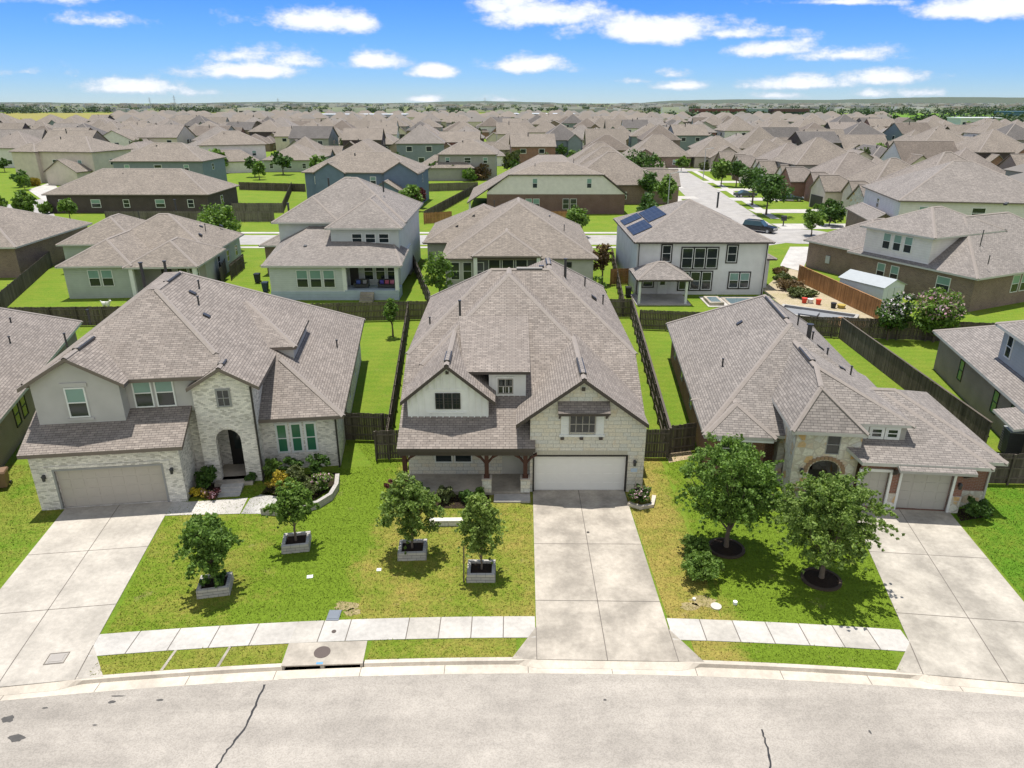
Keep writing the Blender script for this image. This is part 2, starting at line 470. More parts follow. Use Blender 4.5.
def archloop(u0,u1,z0,zs,n=10,rise=None):
    c=(u0+u1)/2; r=(u1-u0)/2; rise=r if rise is None else rise
    return [(u0,z0),(u1,z0)]+[(c+r*math.cos(math.pi*i/n),zs+rise*math.sin(math.pi*i/n)) for i in range(n+1)]
def vent(par,x,y,z,h=.45,r=.05,name='vent_pipe'):
    m=MB(); m.tube((x,y,z-.3),(x,y,z+h),r,n=8); m.tube((x,y,z+h),(x,y,z+h+.06),r*1.5,n=8)
    return m.build(name,METAL_D,par)
def boxvent(par,x,y,z,sx=0,sy=0,name='roof_vent'):
    m=MB(); dz=-.03
    w=.17
    P=lambda a,b,e:(x+a,y+b,z+sx*a+sy*b+e)
    m.hexa([P(-w,-w,-.1),P(w,-w,-.1),P(w,w,-.1),P(-w,w,-.1)],[P(-w,-w,.1),P(w,-w,.1),P(w,w,.1),P(-w,w,.1)])
    return m.build(name,METAL_D,par)
def ridgevent(par,p,q,name='ridge_vent'):
    m=MB(); p=Vector(p);q=Vector(q);d=q-p;n=Vector((-d.y,d.x,0)).normalized()
    a=.17
    for s in (1,-1):
        m.hexa([p+n*s*.1+Vector((0,0,-.05)),q+n*s*.1+Vector((0,0,-.05)),q+n*s*a+Vector((0,0,-.08)),p+n*s*a+Vector((0,0,-.08))][::s],
               [p+n*s*.1+Vector((0,0,.07)),q+n*s*.1+Vector((0,0,.07)),q+n*s*a+Vector((0,0,.03)),p+n*s*a+Vector((0,0,.03))][::s])
    m.hexa([p-n*.1+Vector((0,0,.03)),q-n*.1+Vector((0,0,.03)),q+n*.1+Vector((0,0,.03)),p+n*.1+Vector((0,0,.03))],
           [p-n*.1+Vector((0,0,.075)),q-n*.1+Vector((0,0,.075)),q+n*.1+Vector((0,0,.075)),p+n*.1+Vector((0,0,.075))],1)
    return m.build(name,[METAL_D,ROOF2],par)
def wall_lamp(par,face,pos,u,z):
    T=fmap(face,pos); m=MB()
    fbox(m,T,u-.06,u+.06,-.02,.03,z-.02,z+.18); fbox(m,T,u-.03,u+.03,.03,.1,z+.12,z+.16)
    m.tube(T(u,.13,z-.12),T(u,.13,z+.12),.07,.09,8); m.tube(T(u,.13,z+.12),T(u,.13,z+.24),.11,.02,8)
    return m.build('wall_lamp',METAL_D,par)
def downspout(par,x,y,z1,mat):
    m=MB(); m.box(x-.045,x+.045,y-.045,y+.045,.05,z1); m.box(x-.045,x+.045,y-.2,y-.045,.05,.14)
    return m.build('downspout',mat,par)
def door(par,face,pos,u,z,w,h,mat,glass=True):
    T=fmap(face,pos); m=MB(); fbox(m,T,u,u+w,-.02,.05,z,z+h,0)
    if glass: fbox(m,T,u+w*.25,u+w*.75,.03,.058,z+h*.45,z+h*.92,1)
    d=m.build('front_door',[mat,GL_D],par)
    k=MB(); k.tube(T(u+w-.1,.05,z+h*.47),T(u+w-.1,.11,z+h*.47),.035,n=6); k.build('door_handle',METAL_G,d)
    return d
HAZE=.000014
SUN_E=4.9; SKY_S=.13; EXPO=.27; SKY_AIR=1.0; SKY_DUST=.0; SKY_OZ=2.0; SKY_SAT=1.0
SKY_RAMP=[(0.0,(.40,.58,.92)),(.03,(.30,.51,.95)),(.07,(.24,.47,.94)),(.14,(.16,.40,.97)),(.30,(.30,.46,.84)),(.55,(.95,.95,.90)),(1.0,(.95,.94,.88))]
CLOUD_A=(4.8,5.2,5.9,1); CLOUD_B=(8.6,8.6,8.5,1)
# ================================================================== middle house (stone gable over garage)
def house_centre():
    t=thing('stone_house','two storey pale stone house with timber post porch and wide white garage door','house',(0,33.3,0))
    s=.54; zf=lambda y: 2.82+s*(y+.5)           # big front roof plane
    # walls -----------------------------------------------------
    w=MB()
    w.box(-5.7,6.9,6.9,19.4,0,5.6); w.box(1.0,6.9,.35,7,0,4.1) ; w.box(2.0,6.85,19.4,22.6,0,5.5)
    w.box(-5.68,1.0,1.6,6.89,0,3.55)
    w.build('wall',stucco('stucco_pale',(.52,.50,.46)),t)
    g=MB()
    outl=[(.95,0),(6.95,0),(6.95,4.12),(3.6,6.42),(.95,4.60)]
    wall_open(g,'F',0,0,0,0,0,[[(1.18,.02),(6.0,.02),(6.0,2.13),(1.18,2.13)],[(2.95,3.55),(4.3,3.55),(4.3,4.55),(2.95,4.55)]],.3,0,outl,0)
    g.face([(6.95,0,0),(6.95,.4,0),(6.95,.4,4.1),(6.95,0,4.1)]); g.face([(.95,.4,0),(.95,0,0),(.95,0,4.55),(.95,.4,4.55)])
    # soldier course over the door
    for i in range(25): g.box(1.06+i*.2,1.06+i*.2+.185,-.02,.05,2.24,2.47,1)
    g.build('gable_wall',[LIME,plain('lime_soldier',(.50,.47,.39),.9)],t)
    garage(t,'F',0,1.18,6.0,2.13,plain('garage_white',(.80,.78,.74),.5,.3,.04),TRIM_D,.14,.04,8,4)
    # upper stone gable window with white shutters and an awning roof
    T=fmap('F',0)
    window(t,'F',-.08,2.95,3.55,1.35,1.0,plain('sash_taupe',(.36,.34,.31),.6),'dark',.05,0,None,(4,2))
    for u in (2.52,4.32):
        m=MB(); fbox(m,T,u,u+.42,.005,.06,3.42,4.62)
        for k in range(9): fbox(m,T,u+.05,u+.37,.06,.075,3.5+k*.125,3.57+k*.125)
        m.build('shutter',TRIM_W,t)
    m=MB(); fbox(m,T,2.45,4.8,.005,.1,3.3,3.42); m.build('window_sill',TRIM_W,t)
    for u in (2.6,3.6,4.6):
        m=MB(); fbox(m,T,u-.09,u+.09,.005,.16,3.16,3.3); m.build('sill_bracket',FASCIA_D,t)
    m=MB(); m.slab([(2.33,0.0,5.28),(4.97,0,5.28),(4.97,-.62,4.86),(2.33,-.62,4.86)],.1,0,1)
    aw=m.build('window_awning',[ROOF,FASCIA_D],t)
    m=MB(); m.box(2.38,4.92,-.56,-.5,4.68,4.78); 
    for u in (2.4,4.82): m.hexa([(u,-.5,4.68),(u+.08,-.5,4.68),(u+.08,-.02,4.3),(u,-.02,4.3)],[(u,-.5,4.78),(u+.08,-.5,4.78),(u+.08,-.02,4.42),(u,-.02,4.42)])
    m.build('awning_bracket',FASCIA_D,aw)
    m=MB(); m.box(3.52,3.7,-.09,-.003,5.86,6.04); m.build('gable_vent',FASCIA_D,t)
    wall_lamp(t,'F',0,6.45,1.75)
    m=MB(); fbox(m,T,6.28,6.62,.003,.03,1.22,1.42); m.build('house_plaque',plain('plaque',(.5,.6,.72),.4),t)
    # board-and-batten gable ------------------------------------------------
    b=MB(); bm=stucco('board_white',(.78,.78,.76))
    gablewall(b,-5.55,-1.25,1.35,3.7,4.82,-3.38,6.62,.25)
    b.box(-5.55,-1.25,1.6,7.0,3.6,4.8)
    for i in range(13):
        x=-5.35+i*.335
        zt=4.82+(1-abs(x+3.38)/2.15)*1.78
        for a,c in ((3.7,4.05),(5.3,zt)) if -4.35<x<-2.35 else ((3.7,zt),):
            if c>a: b.box(x-.035,x+.035,1.295,1.35,a,c-.05)
    b.box(-4.5,-2.2,1.315,1.35,4.02,4.12); b.box(-4.5,-2.2,1.315,1.35,5.3,5.4)
    b.build('gable_wall',bm,t)
    windows(t,'F',1.35,-4.05,4.27,.42,.9,3,.03,style='dark',frame=TRIM_D,bar=.04,grid=(2,3))
    m=MB(); m.box(-3.46,-3.3,1.27,1.34,6.25,6.41); m.build('gable_vent',FASCIA_D,t)
    d=MB(); d.box(-1.25,.72,2.6,6.5,4.3,5.95); 
    for i in range(7): d.box(-1.1+i*.3,-1.05+i*.3,2.57,2.6,4.4,5.95)
    d.build('dormer_wall',bm,t)
    window(t,'F',2.6,-.78,4.62,.85,.9,plain('sash_taupe',(.36,.34,.31),.6),'dark',.06,.1,bm,(2,2))
    # roof -----------------------------------------------------------------
    r=MB()
    zt=9.26; yA=-.5+(zt-2.82)/s; sd=.74
    xA=-.19; run=lambda z:(zt-z)/sd
    # A: porch + big front hip, left edge stops at the wall line, left hip and right hip
    zl=zf(4.2); 
    r.slab([(-5.95,-.5,zf(-.5)),(1.2,-.5,zf(-.5)),(1.2,.2,zf(.2)),(6.9,3.0,zf(3.0)) if False else (1.2,2.6,zf(2.6)),(6.4,2.6+.0,zf(2.6)) if False else (4.6,3.6,zf(3.6)),(xA+run(zf(4.6)),4.6,zf(4.6)),(xA,yA,zt),(xA-run(zf(4.6)),4.6,zf(4.6)),(-5.95,4.0,zf(4.0))],.2)
    hipR=(xA+run(zf(3.6)),3.6,zf(3.6)); hipL=(xA-run(zf(4.6)),4.6,zf(4.6)); ap=(xA,yA,zt)
    # the hidden cheeks of A run back into the main block
    r.slab([ap,(xA,13.2,zt),(xA+run(6.2),13.2,6.2),(xA+run(6.2),yA-(zt-6.2)/s,6.2)],.2)
    r.slab([ap,(xA,13.2,zt),(xA-run(6.2),13.2,6.2),(xA-run(6.2),yA-(zt-6.2)/s,6.2)],.2)
    r.cap(hipR,ap); r.cap(hipL,ap); r.cap(ap,(xA,13.1,zt))
    # M: main block
    ye,ze=6.4,5.6; yR=ye+(9.2-ze)/s; xl,xr=-6.22,7.35; rl,rr=-1.36,2.49; yb=2*yR-ye
    r.slab([(xl,ye,ze),(xr,ye,ze),(rr,yR,9.2),(rl,yR,9.2)],.2)
    r.slab([(xl,yb,ze),(rl,yR,9.2),(rr,yR,9.2),(xr,yb,ze)],.2)
    r.slab([(xl,yb,ze),(xl,ye,ze),(rl,yR,9.2)],.2)
    r.slab([(xr,ye,ze),(xr,23.0,ze),(rr,16.6,9.2),(rr,yR,9.2)],.2)
    r.slab([(xr,23.0,ze),(-2.4,23.0,ze),(rr,16.6,9.2)],.2)
    r.slab([(rr,yR,9.2),(rr,16.6,9.2),(-2.4,23.0,ze),(-2.4,yR,5.6)],.2)
    r.cap((xl,ye,ze),(rl,yR,9.2)); r.cap((xr,ye,ze),(rr,yR,9.2)); r.cap((rl,yR,9.2),(rr,yR,9.2)); r.cap((rr,yR,9.2),(rr,16.6,9.2)); r.cap((xl,yb,ze),(rl,yR,9.2)); r.cap((xr,23,ze),(rr,16.6,9.2))
    # front plane of M carried down past the eave at both sides (first-floor wings)
    zm=lambda y: ze+s*(y-ye)
    r.slab([(xl,3.3,zm(3.3)),(-3.4,3.3,zm(3.3)),(-3.4,ye,ze-.004),(xl,ye,ze-.004)],.2)
    r.slab([(3.6,2.2,zm(2.2)),(xr-.05,2.2,zm(2.2)),(xr-.05,ye,ze-.004),(3.6,ye,ze-.004)],.2)
    # garage gable
    sg=.74; pk=(3.6,-.35,6.62)
    for sx in (-1,1):
        x1=3.6+sx*3.4; z1=6.62-sg*3.4
        r.slab([(3.6,-.35,6.62),(x1,-.35,z1),(x1,7.5 if sx>0 else 2.2,z1),(3.6,7.5,6.62)] if sx>0 else [(3.6,-.35,6.62),(x1,-.35,z1),(x1,1.6,z1),(3.6,7.5,6.62)],.22)
    r.cap((3.6,-.35,6.62),(3.6,6.6,6.62),.13)
    # board gable
    pk2=(-3.38,1.0,6.86); sg2=.83
    for sx in (-1,1):
        x1=-3.38+sx*2.5; z1=6.86-sg2*2.5
        r.slab([(-3.38,1.0,6.86),(x1,1.0,z1),(x1,5.6 if sx<0 else 4.6,z1),(-3.38,8.5,6.86)],.22)
    r.cap((-3.38,1.0,6.86),(-3.38,7.2,6.86),.13)
    # shed dormer roof
    r.slab([(-2.6,2.25,6.02),(.98,2.25,6.02),(.98,8.0,7.45),(-3.2,8.0,7.45)],.16)
    r.build('roof',[ROOF,FASCIA_D],t)
    roof=t.children[-1]
    ridgevent(roof,(3.6,.3,6.66),(3.6,2.6,6.66)); ridgevent(roof,(-3.38,1.5,6.9),(-3.38,3.0,6.9)); ridgevent(roof,(.3,13.1,9.24),(2.0,13.1,9.24)); ridgevent(roof,(rr,14.2,9.24),(rr,16.2,9.24))
    vent(roof,-3.2,9.0,7.1,1.0,.07); vent(roof,3.6,14.2,8.4,1.2,.09); vent(roof,5.2,16.5,7.3,.5); vent(roof,-5.2,10,6.3,.45); vent(roof,6.3,14.6,6.5,.5); boxvent(roof,5.6,14.0,7.0,-.74,0); boxvent(roof,2.0,14.6,9.0)
    # porch ---------------------------------------------------------------
    p=MB(); p.box(-5.75,.95,-.35,1.55,0,.22,0); p.box(-.55,.75,1.55,3.6,0,.22,0); p.build('porch_floor',CONC_D,t)
    k=MB(); wall_open(k,'F',1.58,-5.7,1.0,0,3.3,[[(-.55,.2),(.72,.2),(.72,2.55),(-.55,2.55)]],1.6); k.build('porch_wall',LIME,t)
    m=MB(); m.box(-5.9,1.1,-.35,-.2,2.35,2.62); m.box(-5.9,1.1,-.2,1.6,2.5,2.6); m.build('porch_beam',FASCIA_D,t)
    wood=plain('post_wood',(.07,.03,.022),.7)
    windows(t,'F',1.58,-4.25,.95,.98,1.3,2,.1,style='dark',frame=TRIM_W)
    door(t,'F',3.05,-.42,.22,1.02,2.15,plain('door_dark',(.03,.022,.02),.5))
    for x,base in ((-5.62,False),(-1.33,True),(.70,True)):
        m=MB(); m.box(x-.11,x+.11,-.3,-.08,1.0 if base else .2,2.4)
        m.box(x-.15,x+.15,-.34,-.04,1.0 if base else .2,1.12 if base else .32)
        for sx in (-1,1):
            if (x<-5 and sx<0): continue
            P=[(x+sx*.1,1.9),(x+sx*.32,2.2),(x+sx*.6,2.36)]
            for (xa,za),(xb,zb) in zip(P,P[1:]):
                a=[(xa,-.26,za-.07),(xb,-.26,zb-.07),(xb,-.12,zb-.07),(xa,-.12,za-.07)]; b2=[(xa,-.26,za+.07),(xb,-.26,zb+.07),(xb,-.12,zb+.07),(xa,-.12,za+.07)]
                if sx>0: m.hexa(a,b2)
                else: m.hexa([a[1],a[0],a[3],a[2]],[b2[1],b2[0],b2[3],b2[2]])
        po=m.build('porch_post',wood,t)
        if base:
            m=MB(); m.box(x-.24,x+.24,-.43,.05,.2,.94); m.box(x-.27,x+.27,-.46,.08,.94,1.0,1); m.build('post_pedestal',[LIME,KERB],po)
    m=MB(); m.box(-.95,.95,-1.15,-.38,0,.1); m.build('porch_step',CONC,t)
    downspout(t,6.93,.28,4.0,TRIM_D)
    return t
# ================================================================== left house (white brick, stucco gable, arched entry)
def house_left():
    t=thing('white_brick_house','two storey white brick house with grey stucco gable, arched entry and beige garage','house',(-20.5,31.87,0),7.5)
    w=MB(); bwm=WHITEBRICK
    outl=[(-3.55,0),(3.57,0),(3.57,3.42),(-3.55,3.42)]
    wall_open(w,'F',0,0,0,0,0,[[(-2.5,.02),(2.6,.02),(2.6,2.2),(-2.5,2.2)]],.3,0,outl)
    w.box(-3.55,3.57,.32,2.6,0,3.42)
    w.face([(3.57,0,0),(3.57,.32,0),(3.57,.32,3.42),(3.57,0,3.42)]); w.face([(-3.55,.32,0),(-3.55,0,0),(-3.55,0,3.42),(-3.55,.32,3.42)])
    # shallow brick corbels round the garage door
    w.box(-2.95,3.05,-.045,.02,2.32,2.46); w.box(-2.95,-2.8,-.04,.02,2.2,2.32); w.box(2.9,3.05,-.04,.02,2.2,2.32)
    # entry tower
    ye=1.75
    wall_open(w,'F',ye,0,0,0,0,[archloop(4.92,6.22,.2,2.55)],.35,0,[(4.15,0),(7.05,0),(7.05,5.75),(5.75,6.65),(4.15,5.75)])
    w.box(4.15,4.55,ye+.36,6,0,5.7); w.box(6.65,7.05,ye+.36,6,0,5.7); w.face([(7.05,ye,0),(7.05,ye+.36,0),(7.05,ye+.36,5.75),(7.05,ye,5.75)]); w.face([(4.15,ye+.36,0),(4.15,ye,0),(4.15,ye,5.75),(4.15,ye+.36,5.75)])
    w.box(4.55,6.65,3.6,3.9,0,4.0); w.box(4.55,6.65,2.1,3.6,3.35,3.5)
    for k in range(13):   # arch soldier bricks
        a=math.pi*k/12; c=5.57
        x,z=c+.76*math.cos(a),2.55+.76*math.sin(a); w.box(x-.06,x+.06,ye-.03,ye+.02,z-.07,z+.07)
    w.box(7.05,11.15,3.0,21.2,0,3.3)
    w.box(3.4,4.2,1.3+.9,6,0,4.4)
    w.build('wall',bwm,t)
    st=stucco('stucco_grey',(.47,.455,.445)); s=MB()
    gablewall(s,-3.25,.88,1.25,4.05,6.42,-1.18,7.60,.25); s.box(-3.25,.88,1.5,1.97,4.0,6.4)
    s.box(-3.23,4.3,1.98,15.0,4.3,6.45); s.box(-3.21,4.6,7.5,17.5,0,6.3)
    s.box(4.5,11.1,3.2,21.0,3.2,3.3); 
    s.build('gable_wall',st,t)
    window(t,'F',1.25,-1.72,4.55,.98,1.62,TRIM_W,'blind',.07)
    m=MB(); m.box(-1.85,-.6,1.19,1.25,6.2,6.42); m.build('window_header',st,t); m=MB(); m.box(-1.85,-.6,1.17,1.25,4.4,4.53); m.build('window_sill',st,t)
    windows(t,'F',1.98,1.2,4.62,.95,1.62,2,.13,style='blind',bar=.07)
    dm=MB(); dm.box(6.6,8.5,7.15,12.6,3.6,5.85); dm.build('dormer_wall',st,t)
    garage(t,'F',0,-2.5,2.6,2.2,plain('garage_beige',(.46,.42,.37),.55,.3,.05),TRIM_G,.16,.04,8,4)
    wall_lamp(t,'F',0,-3.0,1.85); wall_lamp(t,'F',0,3.1,1.85)
    window(t,'F',ye,5.35,4.55,.65,.95,TRIM_G,'dark',.05,.05,TRIM_G,(2,2))
    windows(t,'F',3.0,7.82,1.05,.58,1.75,3,.2,style='green',bar=.06,trim=.05)
    door(t,'F',3.58,5.1,.2,1.0,2.2,plain('door_black',(.018,.016,.016),.4))
    m=MB(); m.box(4.6,6.6,1.3,3.6,0,.2); m.build('entry_floor',CONC_D,t)
    for i in range(3):
        m=MB(); m.box(5.0,6.15,.15+i*.38,.55+i*.38+.0,0,.06+i*.06); m.build('entry_step',CONC_W,t)
    for y in (7,10.2,14.5):   # side windows
        window(t,'R',11.15,y,1.0,.9,1.5,TRIM_W,'blind',.06)
    # roof
    r=MB(); zr=lambda x: 3.3+.6*(11.62-x)
    r.slab([(-3.75,-.45,3.38),(3.95,-.45,3.38),(3.95,2.4,3.38+.5*2.85),(-3.75,2.4,3.38+.5*2.85)],.2)
    P=lambda x,y:(x,y,zr(x))
    xr=1.25
    r.slab([P(11.62,2.55),P(11.62,21.6),P(xr,12.2),P(xr,7.8),P(4.4,4.05),P(5.75,2.42),P(5.75,1.35),P(7.62,1.35),P(7.62,6.55)],.2)
    r.slab([(11.62,21.6,zr(11.62)),(-4.0,21.6,zr(11.62)),(xr-1.0,12.2,zr(xr)),(xr,12.2,zr(xr))],.2)
    r.slab([(6.8,2.55,zr(11.62)),P(11.62,2.55),P(7.62,6.55),(6.8,6.55,zr(7.62))],.2)
    # front upper hip
    A=(.62,7.76,9.48)
    zm=lambda y:6.36+.498*(y-1.5)
    r.slab([(-3.7,1.5,6.36),(4.9,1.5,6.36),(5.75,2.42,zm(2.42)),(4.4,4.05,zm(4.05)),(xr,7.72,zm(7.72)),A],.2)
    r.slab([(-3.75,1.5,6.36),A,(.3,12.2,9.5),(-3.75,18.0,6.36)],.2)
    r.slab([A,(xr,7.72,zr(xr)),(xr,12.2,zr(xr)),(.3,12.2,9.5)],.15)
    r.slab([(.3,12.2,9.5),(xr,12.2,9.5),(xr,21.0,5.0),(-3.75,18.0,6.36)],.2)
    r.cap((-3.7,1.5,6.36),A); r.cap(P(5.3,2.95),P(xr,7.7)); r.cap(P(xr,7.7),P(xr,12.2)); r.cap(P(11.62,21.6),P(xr,12.2)); r.cap(P(11.62,2.55),P(7.9,6.2))
    # entry tower left slope, ridge into the main roof
    r.slab([P(5.75,1.35),(5.75,5.0,zr(5.75)),(4.0,5.0,zr(5.75)-.6*1.75),(4.0,1.35,zr(5.75)-.6*1.75)],.2); r.cap(P(5.75,1.35),P(5.75,2.3),.13)
    # stucco gable
    for sx in (-1,1):
        x1=-1.18+sx*2.48; z1=7.84-.6*2.48
        r.slab([(-1.18,.85,7.84),(x1,.85,z1),(x1,4.0,z1),(-1.18,8.0,7.84)],.2)
    r.cap((-1.18,.85,7.84),(-1.18,4.6,7.84),.13)
    # dormer
    r.slab([(6.3,6.95,5.98),(8.7,6.95,5.98),(5.0,12.4,7.42),(3.2,12.4,7.42)],.18); r.slab([(8.7,6.95,5.98),(8.7,12.8,5.98),(5.0,12.4,7.42)],.18); r.cap((8.7,6.95,5.98),(5.0,12.4,7.42))
    r.build('roof',[ROOF,FASCIA_B],t); roof=t.children[-1]
    ridgevent(roof,(-1.18,2.2,7.86),(-1.18,4.2,7.86)); ridgevent(roof,P(xr,9.4),P(xr,11.8)); ridgevent(roof,P(5.75,1.9),P(5.75,2.6))
    for x,y in ((2.6,11.0),(3.2,8.4)): vent(roof,x,y,zr(x),.45)
    for x,y in ((2.6,9.6),(3.9,7.2)): boxvent(roof,x,y,zr(x)+.02,-.6,0)
    for x,y,h in ((-2.0,6.2,.5),(-2.9,5.0,.45)): vent(roof,x,y,8.3 if x>-2.5 else 7.4,h)
    vent(roof,-1.6,13.8,8.3,1.5,.1); vent(roof,-.4,14.6,8.4,1.3,.09); vent(roof,10.4,12.5,zr(10.4),.45)
    downspout(t,11.1,2.9,3.1,TRIM_D); downspout(t,7.1,1.7,5.6,TRIM_D)
    return t
# ================================================================== right house (stone tower, red brick, two garage doors)
def house_right():
    t=thing('red_brick_house','red brick house with stone entry tower, two narrow garage doors and broad grey roof','house',(22.6,31.2,0),-6)
    w=MB()
    wall_open(w,'F',0,-5.05,0,0,2.95,[[(-3.02,.02),(-.56,.02),(-.56,2.15),(-3.02,2.15)],[(-4.98,.02),(-3.62,.02),(-3.62,2.15),(-4.98,2.15)]],.3)
    w.face([(0,0,0),(0,.7,0),(0,.7,2.95),(0,0,2.95)])
    w.box(-5.0,1.5,.7,7.6,0,2.95); w.box(-12.1,-1.6,7.6,22.3,0,2.95); w.box(-12.1,-9.1,2.8,7.59,0,2.95); w.box(-9.1,-5,4,8,0,2.95)
    w.build('wall',REDBRICK,t)
    for a,b in ((-.5,-.012),(-3.6,-3.06)): q=MB(); q.box(a,b,-.06,.0,0,.95); q.build('wainscot',RUBBLE,t)
    q=MB(); q.box(-.012,.012,-.06,.70,0,.95); q.box(.0,1.51,.64,.71,0,.95); q.build('wainscot',RUBBLE,t)
    m=MB(); m.box(-.56,-.44,-.07,-.005,0.0,2.3);m.box(-3.14,-3.02,-.07,-.005,0,2.3); m.box(-3.02,-.56,-.07,-.005,2.15,2.3); m.box(-3.62,-3.5,-.07,-.005,0,2.3); m.box(-4.98,-3.62,-.07,-.005,2.15,2.3); m.build('door_casing',TRIM_W,t)
    gm=plain('garage_grey',(.44,.42,.385),.55,.3,.05)
    garage(t,'F',0,-3.02,-.56,2.15,gm,TRIM_W,.16,.04,4,4); garage(t,'F',0,-4.98,-3.62,2.15,gm,TRIM_W,.16,.04,3,4)
    m=MB(); m.slab([(-3.5,-.02,2.86),(.1,-.02,2.86),(.1,-.75,2.62),(-3.5,-.75,2.62)],.14,0,1)
    pg=m.build('garage_canopy',[ROOF2,plain('canopy_grey',(.36,.35,.33),.7)],t)
    for x in (-3.45,-.05):
        m=MB(); m.hexa([(x-.07,-.55,2.35),(x+.07,-.55,2.35),(x+.07,-.03,2.0),(x-.07,-.03,2.0)],[(x-.07,-.6,2.55),(x+.07,-.6,2.55),(x+.07,-.03,2.3),(x-.07,-.03,2.3)]); m.build('canopy_bracket',FASCIA_D,pg)
    wall_lamp(t,'F',0,-.22,1.55)
    # tower
    s=MB()
    wall_open(s,'F',.5,0,0,0,0,[archloop(-7.4,-5.85,.15,1.75,10,.62),[(-6.75,2.72),(-6.05,2.72),(-6.05,3.82),(-6.75,3.82)]],.35,0,[(-8.25,0),(-5.05,0),(-5.05,4.1),(-8.25,4.1)])
    wall_open(s,'L',-8.25,0,0,0,0,[archloop(-3.3,-1.9,.15,1.7,10,.6)],.35,0,[(-4.6,0),(-.5,0),(-.5,4.1),(-4.6,4.1)])
    s.face([(-5.05,.5,0),(-5.05,1.2,0),(-5.05,1.2,4.1),(-5.05,.5,4.1)])
    s.box(-7.9,-5.3,3.8,4.1,0,4.1); s.box(-5.3,-5.06,.9,4.1,0,4.0); s.box(-7.9,-5.1,.9,4.5,4.0,4.08)
    s.build('tower_wall',RUBBLE,t)
    bm=plain('brick_arch',(.30,.20,.13),.9); k=MB()
    for i in range(15):
        a=math.pi*i/14; x=-6.625+.93*math.cos(a); z=1.75+.76*math.sin(a); k.box(x-.09,x+.09,.455,.52,z-.1,z+.1)
    k.build('arch_brick',bm,t)
    for a,b in ((-8.3,-7.45),(-5.8,-5.04)): k=MB(); k.box(a,b,.42,.5,.55,.68); k.build('brick_ledge',bm,t)
    window(t,'F',.56,-6.75,2.72,.7,1.1,TRIM_G,'dark',.05)
    wall_lamp(t,'F',.5,-7.75,1.7)
    m=MB(); m.box(-8.2,-5.3,.6,3.8,0,.14); m.build('entry_floor',CONC_D,t)
    door(t,'F',3.78,-7.1,.14,1.0,2.1,plain('door_brown',(.05,.03,.02),.5))
    # raised window strip between tower and garage
    u=MB(); u.box(-5.4,-2.75,1.12,4.2,2.9,4.22); u.build('dormer_wall',stucco('stucco_taupe',(.36,.34,.32)),t)
    for x in (-5.25,-4.45,-3.68): window(t,'F',1.12,x,3.52,.55,.5,TRIM_W,'dark',.05,.09,TRIM_W)
    for y in (9.5,14.5,19): window(t,'L',-12.1,-y-1.0,1.0,1.0,1.4,TRIM_G,'green',.05)
    window(t,'F',2.8,-11.5,1.0,1.7,1.4,TRIM_W,'dark',.06)
    # roof
    r=MB()
    zg=2.82
    # G garage wing: hip corner to the right
    r.slab([(-5.2,-.42,zg),(1.0,-.42,zg),(-2.75,4.35,4.7),(-8.0,4.35,4.7)],.18)
    r.slab([(-4.0,.25,zg-.002),(1.95,.25,zg-.002),(-2.0,5.0,4.69),(-8.0,5.0,4.69)],.18)
    r.slab([(1.95,.25,zg),(1.95,9.6,zg),(-2.0,5.0,4.69)],.18)
    r.slab([(1.95,9.6,zg),(-8.0,9.6,zg),(-8.0,5.0,4.69),(-2.0,5.0,4.69)],.18)
    r.cap((1.0,-.42,zg),(-2.75,4.35,4.7)); r.cap((1.95,.25,zg),(-2.0,5.0,4.7)); r.cap((-2.0,5.0,4.69),(-4.5,5.0,4.69))
    # M main block
    xl,xrr=-12.55,-.9; rx=-6.8; zt=7.0; sl=(zt-2.8)/(rx-xl)
    yf,yb=2.3,22.9; y0,y1=9.4,16.3
    xe=rx+(rx-xl)
    r.slab([(xl,yb,2.8),(xl,yf,2.8),(rx,y0,zt),(rx,y1,zt)],.18)
    r.slab([(xe,yf,2.8),(xe,yb,2.8),(rx,y1,zt),(rx,y0,zt)],.18)
    r.slab([(xl,yf,2.8),(-4.8,yf,2.8),(xe,yf,2.8),(rx,y0,zt)],.18); r.slab([(xe,yb,2.8),(xl,yb,2.8),(rx,y1,zt)],.18)
    r.cap((xl,yf,2.8),(rx,y0,zt)); r.cap((rx,y0,zt),(rx,y1,zt)); r.cap((xl,yb,2.8),(rx,y1,zt)); r.cap((xe,yb,2.8),(rx,y1,zt))
    # small front-left hip
    hiproof(r,-12.56,-8.75,1.95,7,2.79,.62,.62,.62,.62,.18)
    # U: upper hip with steep left plane, T: tower hip
    ux,uz,uy=-6.75,6.3,3.85; lx,lz=-8.65,4.12
    r.slab([(lx,.08,lz),(-7.05,1.72,5.95),(ux,uy,uz),(ux,8.6,uz),(lx,5.2,lz)],.18)
    r.slab([(lx,.08,lz),(-4.95,.08,lz),(-7.05,1.72,5.95)],.18)
    r.slab([(-4.95,.08,lz),(-4.95,4.5,lz),(-6.9,4.5,5.95),(-7.05,1.72,5.95)],.18)
    r.slab([(-7.5,.9,4.32),(-2.45,.9,4.32),(ux,uy,uz)],.14)
    r.slab([(-2.45,.95,4.3),(-2.45,8.0,4.3),(ux,8.6,uz),(ux,uy,uz)],.18)
    r.cap((lx,.08,lz),(-7.05,1.72,5.95),.13); r.cap((-4.95,.08,lz),(-7.05,1.72,5.95),.13); r.cap((-7.05,1.72,5.95),(ux,uy,uz),.13)
    r.cap((-2.45,.95,4.3),(ux,uy,uz)); r.cap((ux,uy,uz),(ux,8.4,uz))
    r.build('roof',[ROOF2,FASCIA_W],t); roof=t.children[-1]
    ridgevent(roof,(ux,4.6,uz+.03),(ux,6.8,uz+.03)); ridgevent(roof,(rx,10.4,zt+.03),(rx,15.6,zt+.03))
